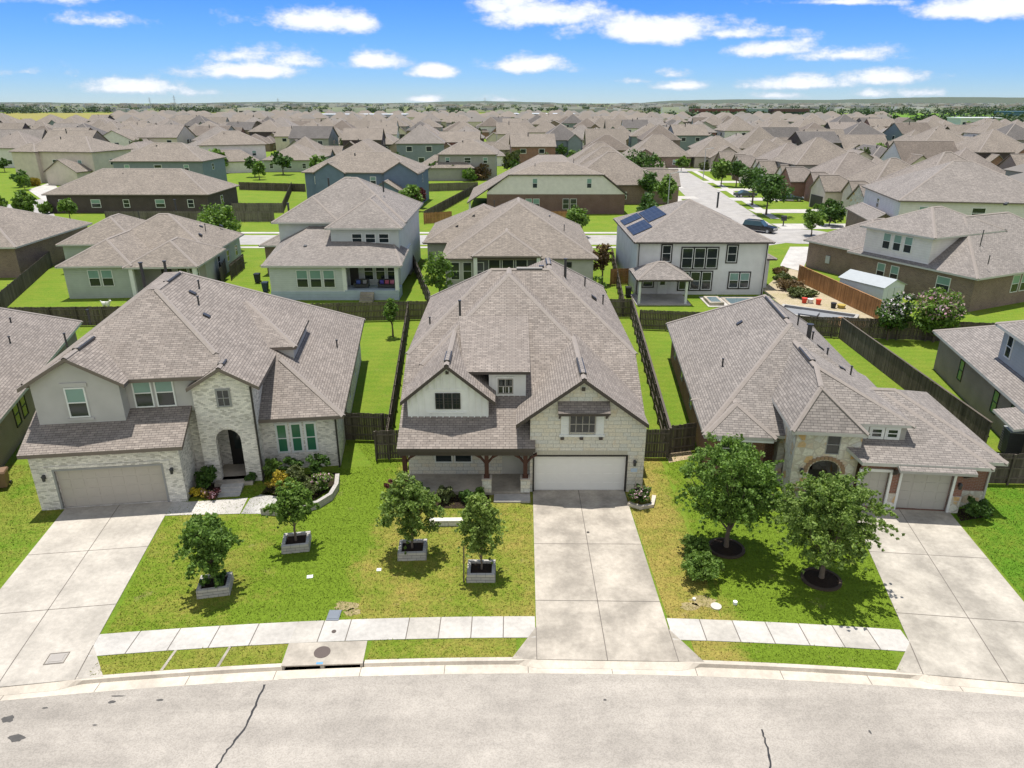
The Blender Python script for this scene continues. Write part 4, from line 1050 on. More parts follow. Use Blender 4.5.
def blue_sided_house():
    t=thing('pale_blue_house','two storey pale blue sided house with a raised back porch behind the white brick house','house',(-18.6,73.1,0),0)
    w=MB(); r=MB()
    w.box(-6.7,1.0,0,12,.9,3.75); w.box(1.0,6.6,2.4,12,.9,3.75)
    r.slab([(-7.3,-.5,3.75),(7.2,-.5,3.75),(5.6,4.6,5.35),(-.9,6.8,6.6),(-3.9,6.8,6.6)],.2); r.slab([(-7.3,-.5,3.75),(-3.9,6.8,6.6),(-7.3,13,6.0)],.2); r.slab([(7.2,-.5,3.75),(7.2,5.5,4.3),(5.6,4.6,5.35)],.2)
    r.cap((-7.3,-.5,3.75),(-3.9,6.8,6.6)); r.cap((7.2,-.5,3.75),(5.6,4.6,5.35))
    wing(w,r,-7.4,-1.0,7.0,19.5,3.0,7.15,.6,.6,.62,.62,.5); wing(w,r,-.9,6.4,3.9,17.5,3.4,6.95,.55,.6,.62,.62,.5)
    hiproof(r,-8,6.9,6.4,22.5,7.1,.5,.5,.6,.6)
    w.box(-7.35,6.35,12,22,0,6.98)
    w.build('wall',PBLUE,t); r.build('roof',[ROOF2,FASCIA_W],t); roof=t.children[-1]
    k=MB(); k.box(-6.75,1.05,-.06,2.4,0,.9); k.box(1.05,6.7,-.06,2.4,0,1.05); k.build('skirt',siding('siding_skirt',(.40,.47,.54),.3),t)
    for x in (1.1,6.55): k=MB(); k.box(x-.2,x+.2,-.02,.3,.9,3.7); k.build('porch_post',TRIM_W,t)
    windows(t,'F',0,-3.9,1.35,1.2,1.85,3,.2,style='blind'); windows(t,'F',2.4,2.7,1.6,1.0,1.9,3,.25,style='dark')
    windows(t,'F',3.9,1.35,5.3,1.1,1.0,3,.35,style='dark')
    k=MB(); k.box(1.2,2.1,2.32,2.4,1.05,3.5); k.build('back_door',TRIM_D,t)
    for i in range(4): k=MB(); k.box(2.7,4.1,-.35-.28*i,-.07-.28*i,0,.9-.22*i); k.build('porch_step',CONC_D,t)
    boxvent(roof,-3.5,3,5.1,0,.3); vent(roof,-3,13.5,10.0,1.1,.1); vent(roof,3.5,13,9.9,.9,.1); vent(roof,-7,10,7.6,1.1,.12)
    k=MB(); wing(k,r,-11,-7.4,12,20,0,3.6,.5,.5,.5,.5); k.build('garage_wall',MIXBRICK,t)
    k=MB(); r2=MB(); hiproof(r2,-11.5,-7,11.5,20.5,3.6,.5,.5,.5,.5); r2.build('garage_roof',[ROOF2,FASCIA_W],t)
    # porch furniture: things of their own
    def sofa(label,x,w_,cols):
        s=thing('patio_sofa',label,'sofa',(-18.6+x,74.3,1.05))
        b=MB(); b.box(-w_/2,w_/2,-.4,.4,.1,.4); b.box(-w_/2,w_/2,.25,.45,.4,.85); b.box(-w_/2,-w_/2+.15,-.4,.4,.4,.6); b.box(w_/2-.15,w_/2,-.4,.4,.4,.6); b.build('frame',METAL_D,s)
        for i,c in enumerate(cols):
            b=MB(); xx=-w_/2+.4+i*(w_-.8)/max(1,len(cols)-1); b.box(xx-.2,xx+.2,.0,.24,.42,.78); b.build('cushion',plain('cushion_'+str(c),c,.9),s)
    sofa('dark patio sofa with a blue cushion on the raised porch',2.6,1.5,[(.08,.12,.4),(.3,.3,.32)])
    sofa('dark patio sofa with pink and red cushions at the right porch corner',5.3,1.9,[(.1,.08,.4),(.5,.12,.2),(.6,.2,.3)])
def grey_hip_house():
    t=thing('grey_hip_house','one storey house under a large grey hip roof directly behind the middle stone house','house',(.6,78,0),0)
    w=MB(); r=MB()
    wing(w,r,-8.0,8.4,0,22,0,3.5,.52,.52,.56,.56,.5); hiproof(r,-11.5,3,9,24,3.5,.5,.5,.5,.5)
    hiproof(r,-5.0,2.6,-1.2,10,3.9,.55,.55,.55,.55)
    w.box(-11,-8,9.5,23,0,3.5)
    w.build('wall',GREYST,t); r.build('roof',[ROOF3,FASCIA_B],t); roof=t.children[-1]
    windows(t,'F',0,-7.4,1.0,1.0,2.0,3,.35,style='dark'); windows(t,'F',-.06,-3.2,.9,1.3,2.6,3,.2,style='dark')
    k=MB(); k.box(-4.7,2.3,-.05,.0,.0,3.8); k.build('patio_panel',plain('panel_dark',(.1,.1,.11),.8),t)  # dark panel across the wall behind the patio windows
    for x in (-4.6,2.3): k=MB(); k.box(x-.2,x+.2,-1.0,-.6,0,3.8); k.build('patio_post',TRIM_W,t)
    for z in (.8,1.6,2.4): window(t,'F',0,5.4,z,.6,.6,TRIM_D,'dark',.04)
    for x,y,z in ((-5.5,14,6),(-7.5,12,5),(-6.5,17,5.6),(4,12,6.2)): boxvent(roof,x,y,z,.5,0)
    vent(roof,5.5,6,5.6,.5); vent(roof,-3,20,6.5,.6)
def white_stucco_house():
    t=thing('white_stucco_house','two storey white stucco house with dark framed windows and solar panels on its roof','house',(20.3,75.4,0),0)
    w=MB(); r=MB()
    wing(w,r,-7.0,6.9,0,15.5,0,5.75,.42,.42,.46,.46,.45); w.box(6.9,8.3,3,12,0,3.3)
    hiproof(r,6.0,8.9,2.4,12.6,3.4,.5,.5,.5,.5)
    hiproof(r,-7.6,-1.9,-4.4,.6,2.65,.55,.55,.55,.55)
    w.build('wall',WHITE,t); r.build('roof',[ROOF2,FASCIA_D],t); roof=t.children[-1]
    kw=dict(frame=TRIM_W,style='dark',bar=.06,trim=.14,trimmat=TRIM_D)
    window(t,'F',0,-4.35,3.6,.95,1.75,**kw); windows(t,'F',0,-2.2,2.9,1.15,2.15,3,.16,**kw); window(t,'F',0,2.6,3.55,1.0,1.75,**kw)
    windows(t,'F',0,-2.3,.55,1.05,1.95,3,.16,**kw); windows(t,'F',0,3.1,.75,1.0,1.65,2,.14,**dict(kw,style='blind')); window(t,'F',0,-6.2,.9,1.1,1.05,**kw)
    door(t,'F',0,-4.55,.1,1.0,2.2,TRIM_W)
    for x in (-7.2,-2.4): k=MB(); k.box(x-.12,x+.12,-4.1,-3.86,.1,2.6); k.build('porch_post',TRIM_W,t)
    k=MB(); k.box(-7.5,-1.9,-4.5,-.02,0,.1); k.build('patio_floor',CONC,t)
    downspout(t,-6.85,-.2,5.6,TRIM_D); downspout(t,6.7,-.2,5.6,TRIM_D)
    vent(roof,3.6,9.2,8.3,1.4,.11); boxvent(roof,.2,6.2,8.3,0,.4)
    # solar panels lie on the left slope
    pm=NT('solar_cell'); uv=pm.uv(); br=brick_nodes(pm,uv,.5,.5,.02,(.012,.017,.026),(.015,.02,.03),(.06,.07,.085),0,1,2,0.0); pm.fin(br.outputs[0],.4,.4)
    def panel(y0,y1,x0,x1,i):
        m=MB(); z=lambda x:5.75+.46*(x+7.45)+.1
        m.slab([(x0,y0,z(x0)),(x1,y0,z(x1)),(x1,y1,z(x1)),(x0,y1,z(x0))],.06,0,1); m.build('solar_panel',[pm.m,METAL_D],t)
    for a in range(3): panel(2.4+a*1.75,4.1+a*1.75,-7.1,-5.1,a)
    for a in range(4): panel(5.2+a*1.75,6.9+a*1.75,-5.0,-3.1,a)
    for a in range(2): panel(9.2+a*1.75,10.9+a*1.75,-7.1,-5.1,a)
    # pool with raised spa, behind the fence
    q=thing('spa_pool','small rectangular spa and pool edge with pale coping beside the white stucco house','pool',(22.6,72.4,0))
    m=MB(); m.box(-2.6,4.5,-2.2,1.8,0,.08); m.build('deck',CONC_W,q)
    m=MB(); m.box(-2.4,-.9,-1.8,.8,.08,.4); m.box(-.4,3.6,-1.6,1.2,.08,.16); m.build('coping',CONC_D,q)
    wt=plain('pool_water',(.12,.17,.19),.08,.6); m=MB(); m.box(-2.15,-1.15,-1.5,.5,.4,.404); m.box(-.1,3.3,-1.3,.9,.16,.164); m.build('water',wt,q)
def brick_dormer_house():
    a=Vector(G(796,268)); b=Vector(G(968,312)); d=b-a; ang=math.degrees(math.atan2(d.y,d.x)); L=d.length
    t=thing('brown_brick_house','long brown brick house with a pale sided dormer storey and a huge grey hip roof','house',(a.x,a.y,0),ang)
    w=MB(); r=MB()
    wing(w,r,0,9.5,1.6,13,0,3.4,.55,.55,.55,.55,.5); wing(w,r,8,L,0,22,0,3.5,.58,.58,.58,.58,.5)
    w.build('wall',MIXBRICK,t)
    u=MB(); u.box(9.2,17.2,-.03,9,3.6,6.6); u.build('dormer_wall',WSIDE,t)
    hiproof(r,8.7,17.8,-.6,11,6.6,.45,.45,.5,.5)
    r.build('roof',[ROOF2,FASCIA_W],t); roof=t.children[-1]
    windows(t,'F',-.03,11.5,4.5,.95,1.7,3,.35); windows(t,'F',0,11.4,1.2,1.0,1.7,2,.7,style='blind'); window(t,'F',0,18.5,1.3,1.5,1.6)
    windows(t,'R',L,6,1.3,1.2,1.8,3,.3)
    for x,y,z in ((17,11,9.3),(20,10,9.0),(24,9,7.4)): boxvent(roof,x,y,z,0,.4)
    for x,y,z in ((19,5,6.6),(19.6,4,6.0),(7.6,2.6,4.3),(8.3,1.6,4.0),(22,2,4.8)): vent(roof,x,y,z,.55)
    m=MB(); m.box(3.0,3.5,-.0,1.58,1.0,1.9) if False else m.box(3.0,3.6,1.45,1.59,1.1,2.0); m.build('meter_box',METAL_G,t)
    # shed and brush by the fence
    p=Vector(G(868,302)); s=thing('garden_shed','white storage shed with a shallow gable roof beside the orange brown fence','shed',(p.x,p.y,0),ang+2)
    m=MB(); m.box(-2.6,2.6,-1.6,1.6,0,2.3); m.face([(2.6,-1.6,2.3),(2.6,1.6,2.3),(2.6,0,2.9)]); m.face([(-2.6,1.6,2.3),(-2.6,-1.6,2.3),(-2.6,0,2.9)])
    m.build('wall',plain('shed_white',(.62,.65,.68),.6),s)
    m=MB(); m.slab([(-2.75,-1.75,2.27),(2.75,-1.75,2.27),(2.75,0,2.96),(-2.75,0,2.96)],.06); m.slab([(-2.75,1.75,2.27),(2.75,1.75,2.27),(2.75,0,2.96),(-2.75,0,2.96)],.06); m.build('roof',plain('shed_roof',(.36,.38,.39),.6),s)
    m=MB(); m.box(2.6,2.63,-.9,.9,.05,2.1); m.box(2.63,2.64,-.02,.02,.05,2.1,1); m.build('door',[plain('shed_door',(.6,.62,.64),.6),METAL_D],s)
def left_hip_house():
    t=thing('brown_hip_house','one storey dark brick house with a square hip roof at the left edge','house',(-67,83,0),3)
    w=MB(); r=MB(); wing(w,r,-12,8.6,0,17,0,3.7,.45,.45,.45,.45,.5); w.build('wall',MIXBRICK,t); r.build('roof',[ROOF3,FASCIA_W],t)
    m=MB(); m.box(-3,-2,-1.2,-.2,0,.9); m.tube((-2.5,-.7,.9),(-2.5,-.7,.95),.38,n=12); o=m.build('air_conditioner',METAL_D); o.location=(-67,83,0); tag(o,'grey air conditioner beside the dark brick house at the left edge','air conditioner')
sage_house(); blue_sided_house(); grey_hip_house(); white_stucco_house(); brick_dormer_house(); left_hip_house()
# excavated pool shell
p=Vector(G(816,316)); q=thing('pool_shell','unfinished grey concrete pool shell with pale rim behind the red brick house','pool',(p.x,p.y,0),-33)
m=MB(); 
for a in ((-3.6,3.6,-1.8,-1.5),(-3.6,3.6,1.5,1.8),(-3.6,-3.3,-1.5,1.5),(3.3,3.6,-1.5,1.5)): m.box(*a,0,.3,0,1)
m.build('rim',[plain('pool_wall',(.24,.24,.25),.8),plain('pool_rim',(.36,.34,.31),.8)],q)
m=MB(); m.box(-3.3,3.3,-1.5,1.5,0,.05); m.box(-1.5,.2,-1.0,.6,.05,.3); m.build('floor',plain('pool_floor',(.22,.225,.235),.8),q)
m=MB(); m.poly([(*G(785,270),.012),(*G(800,268),.012),(*G(880,322),.012),(*G(860,330),.012),(*G(790,312),.012),(*G(762,290),.012)]); o=struct('soil_patch',m,grassmat('bare_ground',(.30,.27,.12),(.46,.38,.27),.8,.6))
def lump(name,label,cat,px,py,r,h,mat,n=9):
    c=G(px,py); m=MB(); rings=[]
    for k in range(4):
        z=h*(k/3); rr=r*(1-(k/3)**1.6*.85); rings.append([(rr*random.uniform(.8,1.15)*math.cos(2*math.pi*i/n),rr*random.uniform(.8,1.15)*math.sin(2*math.pi*i/n),z) for i in range(n)])
    for a,b in zip(rings,rings[1:]):
        for i in range(n): m.face([a[i],a[(i+1)%n],b[(i+1)%n],b[i]])
    m.face(rings[-1]); o=m.build(name,mat); o.location=(c[0],c[1],0); return tag(o,label,cat)
lump('dirt_pile','low orange brown dirt pile beside the unfinished pool','dirt pile',846,324,2.0,.5,plain('dirt_orange',(.42,.25,.13),.95))
def bucket(label,px,py,col,h=.5,r=.27):
    c=G(px,py); m=MB(); m.tube((0,0,0),(0,0,h),r*.8,r,14); m.tube((0,0,h),(0,0,h+.05),r*1.08,r*1.08,14)
    o=m.build('plastic_tub',plain('tub_'+str(col),col,.5)); o.location=(c[0],c[1],0); tag(o,label,'tub')
bucket('red plastic tub at the far corner of the unfinished pool',804,303,(.6,.06,.03)); bucket('red plastic tub nearer the orange brown fence',818,304.5,(.62,.07,.03)); bucket('black tub among the rubble by the pool',833,308,(.03,.03,.035)); bucket('yellow tub among the rubble by the pool',841,308,(.45,.33,.08),.3,.4); bucket('white bucket standing between two red tubs',810,303,(.7,.68,.64),.4,.3)
p=G(139,279); t=thing('kettle_grill','black covered kettle grill standing on the sage house patio','grill',(p[0]+.4,p[1]+1.5,.1))
m=MB()
for k in range(6):
    a0,a1=math.pi*k/6-math.pi/2,math.pi*(k+1)/6-math.pi/2
    m.tube((0,0,1.0+.42*math.sin(a0)),(0,0,1.0+.42*math.sin(a1)),max(.02,.5*math.cos(a0)),max(.02,.5*math.cos(a1)),12,caps=False)
m.tube((0,0,1.4),(0,0,1.55),.05,n=6); m.build('kettle',METAL_D,t)
for a in (0,2.1,4.2): m=MB(); m.tube((.4*math.cos(a),.4*math.sin(a),0),(.2*math.cos(a),.2*math.sin(a),.75),.03,n=6); m.build('leg',METAL_G,t)
def acunit(label,px,py,rot=0,h=.95,w=.85):
    c=G(px,py); t=thing('air_conditioner',label,'air conditioner',(c[0],c[1],0),rot)
    m=MB(); m.box(-w/2,w/2,-w/2,w/2,.05,h); 
    for i in range(9): m.box(-w/2-.012,w/2+.012,-w/2-.012,w/2+.012,.12+i*(h-.2)/9,.15+i*(h-.2)/9)
    m.build('cabinet',plain('ac_dark',(.085,.085,.09),.6),t)
    m=MB(); m.box(-w/2,w/2,-w/2,w/2,h,h+.04); m.tube((0,0,h+.04),(0,0,h+.07),w*.4,n=18); m.build('fan_grille',METAL_G,t)
acunit('tall dark air conditioner against the tan brick wall at the right edge',1010,453,-12,1.5,1.0); acunit('low grey air conditioner nearest the dark side fence at the right edge',1003,470,-12,.75,.95)
def bin_(label,px,py,col,h=1.05,rot=0):
    c=G(px,py); t=thing('trash_bin',label,'bin',(c[0],c[1],0),rot)
    m=MB(); m.hexa([(-.24,-.24,.08),(.24,-.24,.08),(.24,.24,.08),(-.24,.24,.08)],[(-.3,-.32,h),(.3,-.32,h),(.3,.32,h),(-.3,.32,h)]); m.build('body',plain('bin_'+str(col),col,.6),t)
    m=MB(); m.hexa([(-.33,-.36,h),(.33,-.36,h),(.33,.36,h),(-.33,.36,h)],[(-.3,-.3,h+.09),(.3,-.3,h+.09),(.3,.34,h+.09),(-.3,.34,h+.09)]); m.tube((-.3,.38,h-.05),(.3,.38,h-.05),.025,n=6); m.build('lid',plain('binlid_'+str(col),tuple(x*.7 for x in col),.6),t)
    for s in (-1,1): m=MB(); m.tube((s*.27,.25,.12),(s*.33,.25,.12),.12,n=12); m.build('wheel',METAL_D,t)
bin_('brown plant tub on bare soil beside the brown brick house wall',4,487,(.30,.19,.12),.95,18)
bin_('black bin left of the pale blue house by the brown fence',258,283,(.03,.035,.04)); bin_('dark blue bin at the left corner of the pale blue house',266,292,(.03,.05,.08))
bin_('black bin standing beside the white stucco house side yard',628,297,(.03,.03,.03))
# white dog
t=thing('dog','small white dog standing on the grass behind the sage sided house','dog',(*G(107,308.5),0),-10)
me=bpy.data.meshes.new('body')
V=[(0,0,.46),(.22,0,.47),(.36,0,.60),(.44,0,.72),(.58,0,.70),(-.26,0,.47),(-.42,0,.58),(-.52,0,.72)]+[(x,y,z) for x in (.2,-.24) for y in (-.1,.1) for z in (.24,.03)]
Ed=[(0,1),(1,2),(2,3),(3,4),(0,5),(5,6),(6,7),(1,8),(8,9),(1,10),(10,11),(5,12),(12,13),(5,14),(14,15)]
me.from_pydata(V,Ed,[]); o=bpy.data.objects.new('body',me); COL.objects.link(o); o.parent=t
mod=o.modifiers.new('skin','SKIN'); rad=[.17,.17,.11,.11,.055,.15,.05,.025]+[.06,.045]*4
for i,rv in enumerate(rad): me.skin_vertices[0].data[i].radius=(rv,rv)
me.skin_vertices[0].data[0].use_root=True
sb=o.modifiers.new('sub','SUBSURF'); sb.levels=sb.render_levels=1
me.materials.append(plain('dog_fur',(.72,.70,.66),.9))
o.scale=(1.15,1.15,1.15)
m=MB()
for s in (-1,1): m.hexa([(.46,s*.08-.03,.85),(.52,s*.08-.03,.85),(.52,s*.08+.03,.85),(.46,s*.08+.03,.85)],[(.46,s*.11-.015,.98),(.49,s*.11-.015,.98),(.49,s*.11+.015,.98),(.46,s*.11+.015,.98)])
m.build('ears',plain('dog_ear',(.6,.55,.5),.9),t)
# ================================================================== middle distance houses
HOUSES=[]   # (x,y,radius) footprints already taken
def two(pl,pr):
    a=Vector(G(*pl)); b=Vector(G(*pr)); d=b-a
    return a,math.degrees(math.atan2(d.y,d.x)),d.length
def mid_house(name,label,pl,pr,depth,st,wall,roofm=None,kind='hip',wins=3,pitch=.55,lower=None,fas=None,upper=None,gar=False,ze=None):
    a,ang,L=two(pl,pr)
    t=thing(name,label,'house',(a.x,a.y,0),ang)
    ze=ze or (3.45 if st==1 else 6.6)
    w=MB(); r=MB()
    if kind=='hip': wing(w,r,0,L,0,depth,0,ze,pitch,pitch,pitch,pitch,.5)
    elif kind=='gable': wing(w,r,0,L,0,depth,0,ze,None,pitch,pitch,pitch,.5)
    elif kind=='side': wing(w,r,0,L,0,depth,0,ze,pitch,pitch,None,None,.5)
    if lower:      # one-storey wing in front: (x0,x1,y0,y1,kind)
        for x0,x1,y0,y1,k,*zz in lower:
            wing(w,r,x0*L,x1*L,y0,y1,0,zz[0] if zz else 3.3,None if k=='gable' else .55,.55,.6,.6,.4,m=1)
    w.build('wall',[wall,upper or wall],t); r.build('roof',[roofm or ROOF3,fas or FASCIA_B],t)
    if kind!='none':
        for zz in ([1.0] if st==1 else [1.0,4.3]):
            for i in range(wins):
                window(t,'F',0,L*(i+.5)/wins-.9,zz,1.8 if i%2 else 1.2,1.5,style='dark' if (i+st)%2 else 'blind',bar=.09)
        window(t,'R',L,depth*.4,1.0 if st==1 else 4.2,1.2,1.5,style='dark',bar=.09)
        window(t,'L',0,-depth*.6,1.0 if st==1 else 4.2,1.2,1.5,style='dark',bar=.09)
    if gar and lower:
        x0,x1,y0,y1,k=lower[0][:5]; m=MB(); m.box(x0*L+.8,x1*L-.8,y0-.06,y0-.01,.05,2.4); m.build('garage_door',TRIM_D,t)
    c=Vector((a.x,a.y))+Matrix.Rotation(R(ang),2)@Vector((L/2,depth/2))
    for fx in (.2,.8): HOUSES.append(((Vector((a.x,a.y))+Matrix.Rotation(R(ang),2)@Vector((L*fx,depth/2))).x,(Vector((a.x,a.y))+Matrix.Rotation(R(ang),2)@Vector((L*fx,depth/2))).y,max(8,min(L/3,12))))
    vent(t,L*.4,depth*.4,ze+2.2,1.0,.13)
    return t
mid_house('dark_brick_house','long one storey dark brick house with broad tan roof and pale corner trim',(50,213),(210,213),15,1,DARKBRICK,ROOF3,'hip',5,.5)
mid_house('cream_house','tall cream two storey house with a low gable porch, left of the blue house',(24,182),(98,184),14,2,CREAM,ROOF3,'hip',3,.45,[(.55,.95,-5,2,'gable'),(-.02,.3,-1.2,5,'hip',7.7)],upper=CREAM,ze=7.8)
mid_house('slate_blue_house','slate blue sided house partly hidden behind the long dark brick house',(118,190),(206,190),14,2,SLATE,ROOF3,'hip',3,.5)
mid_house('white_upper_house','white two storey house with a low tan porch roof beside bright green yards',(203,172),(268,170),14,2,WSIDE,ROOF3,'hip',3,.5,[(.05,.85,-7,3,'hip')],ze=7.6)
mid_house('sage_small_house','low sage house with a covered patio between white house and blue gabled house',(265,172),(314,172),19,1,SAGE,ROOF3,'hip',3,.5)
mid_house('blue_gabled_house','deep blue two storey house with front gable, shuttered windows and brick panel',(308,206),(418,207),13,2,BLUE,ROOF3,'hip',4,.5,[(.62,.9,-4.5,2,'gable'),(.72,1.01,-.9,5,'gable',6.45),(.1,.36,-.6,5,'gable',6.45)],upper=BLUE)
mid_house('grey_box_house','grey two storey house with low side roof, behind the small red leafed tree',(440,180),(496,180),13,2,TAUPE,ROOF3,'hip',3,.5,[(-.4,.6,-2,8,'hip')])
def gabled_house():
    a,ang,L=two((487,214),(624,214)); t=thing('white_gable_house','brick house with a wide white sided gable end facing the back street','house',(a.x,a.y,0),ang)
    w=MB(); w.box(0,L,0,24,0,3.6); w.build('wall',REDBRICK if False else brickwall('brick_maroon',(.22,.12,.10),(.13,.075,.065),(.25,.21,.19),.24,.09,0.0),t)
    u=MB(); x0,x1=L*.16,L*.84; P=[(0,3.6),(L,3.6),(L,3.9),(x1,7.0),(x0,7.0),(0,3.9)]
    u.face([(x,-.03,z) for x,z in P]); u.face([(x,.2,z) for x,z in P][::-1]); u.face([(0,-.03,3.6),(0,.2,3.6),(L,.2,3.6),(L,-.03,3.6)]); u.build('gable_wall',WSIDE,t)
    r=MB(); s=.62
    e=.5; ze=3.9-s*e
    r.slab([(-4,-.4,ze-1.6),(x0-.1,-.4,7.15),(L/2,6,9.3),(L/2,24,9.3),(-4,24,ze-1.6)],.22) if False else None
    r.slab([(-e-3.2,-.4,ze-1.5),(x0,-.4,7.15),(L*.4,5,9.0),(L*.4,24.5,9.0),(-e-3.2,24.5,ze-1.5)],.22)
    r.slab([(L+e,-.4,ze),(L+e,24.5,ze),(L*.6,24.5,9.0),(L*.6,5,9.0),(x1,-.4,7.15)],.22)
    r.slab([(x0,-.4,7.15),(x1,-.4,7.15),(L*.6,5,9.0),(L*.4,5,9.0)],.2); r.slab([(L*.4,5,9),(L*.6,5,9),(L*.6,24.5,9),(L*.4,24.5,9)],.2)
    r.cap((x0,-.4,7.15),(L*.4,5,9)); r.cap((x1,-.4,7.15),(L*.6,5,9)); r.cap((L*.4,5,9),(L*.6,5,9))
    r.build('roof',[ROOF3,FASCIA_D],t); roof=t.children[-1]
    windows(t,'F',0,L*.28,.9,1.2,1.9,2,.2); windows(t,'F',0,L*.55,.9,1.2,1.9,2,.2,style='dark'); window(t,'F',-.03,L*.33,4.7,.9,1.7); window(t,'F',-.03,L*.72,4.7,.9,1.7)
    vent(roof,L*.35,3,8,.8); vent(roof,L*.65,9,8.4,.8); boxvent(roof,L*.7,4,8,-.6,0)
    k=MB(); k.box(-3.4,-3.0,.2,.6,0,2.3); k.build('patio_post',TRIM_W,t)
    HOUSES.extend([(a.x+4,a.y+10,12),(a.x+L-6,a.y+10,13)])
    t2=tag(wallstone.build('stone_planter',RUBBLE),'low stone planter at the corner of the white gabled house','planter') if False else None
gabled_house()
mid_house('brown_gable_house','brown brick house with white board gable at the end of the side street',(630,168),(690,168),16,1,MIXBRICK,ROOF3,'hip',2,.75,[(.0,.42,-3,8,'gable')],upper=MIXBRICK,gar=True)
mid_house('beige_gable_house','beige gabled house with dark garage door facing the side street',(694,168),(748,168),16,1,BEIGE,ROOF3,'hip',2,.7,[(.25,.85,-3,8,'gable')],upper=BEIGE,gar=True)
mid_house('tan_gable_house','tan gabled house right of the beige gabled house with dark garage',(756,170),(806,170),16,1,TANBRICK,ROOF3,'hip',2,.7,[(.05,.55,-3,8,'gable')],upper=CREAM,gar=True)
mid_house('white_sided_house','broad white sided house under a long grey hip roof behind the brown brick house',(892,247),(1050,252),18,2,WSIDE,ROOF2,'hip',3,.5,[(-.13,.02,2,16,'gable')],upper=MIXBRICK)
for i,(y,wl_,lab) in enumerate([(122,BEIGE,'stone fronted house nearest the black SUV on the right of the side street'),(139,CREAM,'cream gabled house second up the right of the side street'),(157,TANBRICK,'brick fronted house third up the right of the side street'),(175,TAUPE,'taupe gabled house fourth up the right of the side street'),(193,BEIGE,'pale gabled house fifth up the right of the side street'),(211,MIXBRICK,'brown brick corner house last on the right of the side street')]):
    t=thing('gabled_house',lab,'house',(64,y,0),-90+4)
    w=MB(); r=MB(); st=i in (0,3)
    wing(w,r,-7,7,0,17,0,6.3 if st else 4.2,.75,.6,.75,.75,.4); wing(w,r,-7.1,-1.2,-4,4,0,3.6,None,.6,.85,.85,.35,m=1); wing(w,r,1.5,5.5,-2,4,0,3.9,None,.6,.95,.95,.3,m=1)
    w.build('wall',[wl_,[RUBBLE,CREAM,REDBRICK,WHITEBRICK,LIME,MIXBRICK][i]],t); r.build('roof',[ROOF3 if i%2 else ROOF,FASCIA_B],t)
    m=MB(); m.box(-6.6,-1.8,-4.08,-4.01,.05,2.5); m.build('garage_door',TRIM_D if i%2 else plain('garage_brown',(.12,.06,.04),.6),t)
    window(t,'F',-2+4,2.6,1.0,1.6,1.7,style='dark',bar=.09) ; window(t,'R',7,5,1.0,1.4,1.5,bar=.09); window(t,'R',7,11,1.0,1.4,1.5,bar=.09,style='dark')
    HOUSES.append((72,y,10))
for i,(x,y,wl_,lab) in enumerate([(24,157,MIXBRICK,'brick house under stacked ridges just behind the white gabled house'),(25,176,TANBRICK,'tan brick house second behind the white gabled house'),(26,196,WSIDE,'pale sided house third behind the white gabled house, near the street corner')]):
    t=thing('ridged_house',lab,'house',(x+7,y,0),90)
    w=MB(); r=MB()
    wing(w,r,-8,8,0,20,0,3.9,.62,.62,.7,.7,.4); wing(w,r,-7.6,-1,-3,8,0,3.6,None,.6,.85,.85,.3); wing(w,r,1.5,6.5,-1.5,8,0,3.8,None,.6,.85,.85,.3)
    w.build('wall',wl_,t); r.build('roof',[ROOF3,FASCIA_B],t)
    for u in (-5,0,4.5): window(t,'L',-8,-9-u,1.0,1.4,1.5,bar=.09)
    m=MB(); m.box(-7,-1.8,-3.08,-3.01,.05,2.5); m.build('garage_door',TRIM_D,t); HOUSES.append((x-2,y,12))
# ------------------------------------------------------------------ side streets and their walks
def sheet(name,pts,mat,z):
    m=MB(); m.poly([(p[0],p[1],z) for p in pts]); return struct(name,m,mat)
sheet('back_street',[(-95,104.5),(30,104.5),(36,103),(44,108),(44.5,116),(42.5,113),(30,112.6),(-95,112.6)],ROADFAR,.010)
S3=[(38.6,108),(40.2,130),(42.5,155),(45.5,185),(48.5,226)]
def band(name,c,o0,o1,mat,z):
    L=[];Rr=[]
    P=[Vector((p[0],p[1],0)) for p in c]
    for i,p in enumerate(P):
        d=(P[min(i+1,len(P)-1)]-P[max(i-1,0)]).normalized(); n=Vector((d.y,-d.x,0)); L.append(p+n*o0); Rr.append(p+n*o1)
    m=MB()
    for i in range(len(P)-1): m.face([L[i]+Vector((0,0,z)),Rr[i]+Vector((0,0,z)),Rr[i+1]+Vector((0,0,z)),L[i+1]+Vector((0,0,z))])
    return struct(name,m,mat)
band('side_street',S3,-4.6,4.6,ROADFAR,.016)
sheet('cross_street',[(10,226),(120,222),(120,231),(10,235)],ROADFAR,.022)
sheet('cul_de_sac',[(44.2+7.4*math.cos(a*math.pi/10),112+7.0*math.sin(a*math.pi/10)) for a in range(20)],ROADFAR,.028)
band('sidewalk',S3[1:],6.2,7.8,CONC_W,.034); band('sidewalk',S3[1:],-7.8,-6.2,CONC_W,.034)
for y0 in (113.9,): sheet('sidewalk',[(-95,y0),(30,y0),(30,y0+1.4),(-95,y0+1.4)],CONC_W,.034)
sheet('sidewalk',[(-95,101.8),(28,101.8),(28,103.0),(-95,103.0)],CONC_W,.034)
for (x0,y,x1,w_) in ((44.5,121,60,5.5),(46,139,60,5.0),(47,157,60,5),(49,175,61,5),(50,193,61,5),(32,160,40.5,5),(33,180,42,5),(34,199,44,5)):
    sheet('driveway',[(x0,y-w_/2),(x1,y-w_/2),(x1,y+w_/2),(x0,y+w_/2)],CONC_W,.044)
sheet('driveway',[G(790,247),G(812,247),G(802,272),G(780,266)],CONC_W,.044)
for x in (52,70,88): sheet('driveway',[(x-2.6,231),(x+2.6,231),(x+2.6,243),(x-2.6,243)],CONC_W,.05)
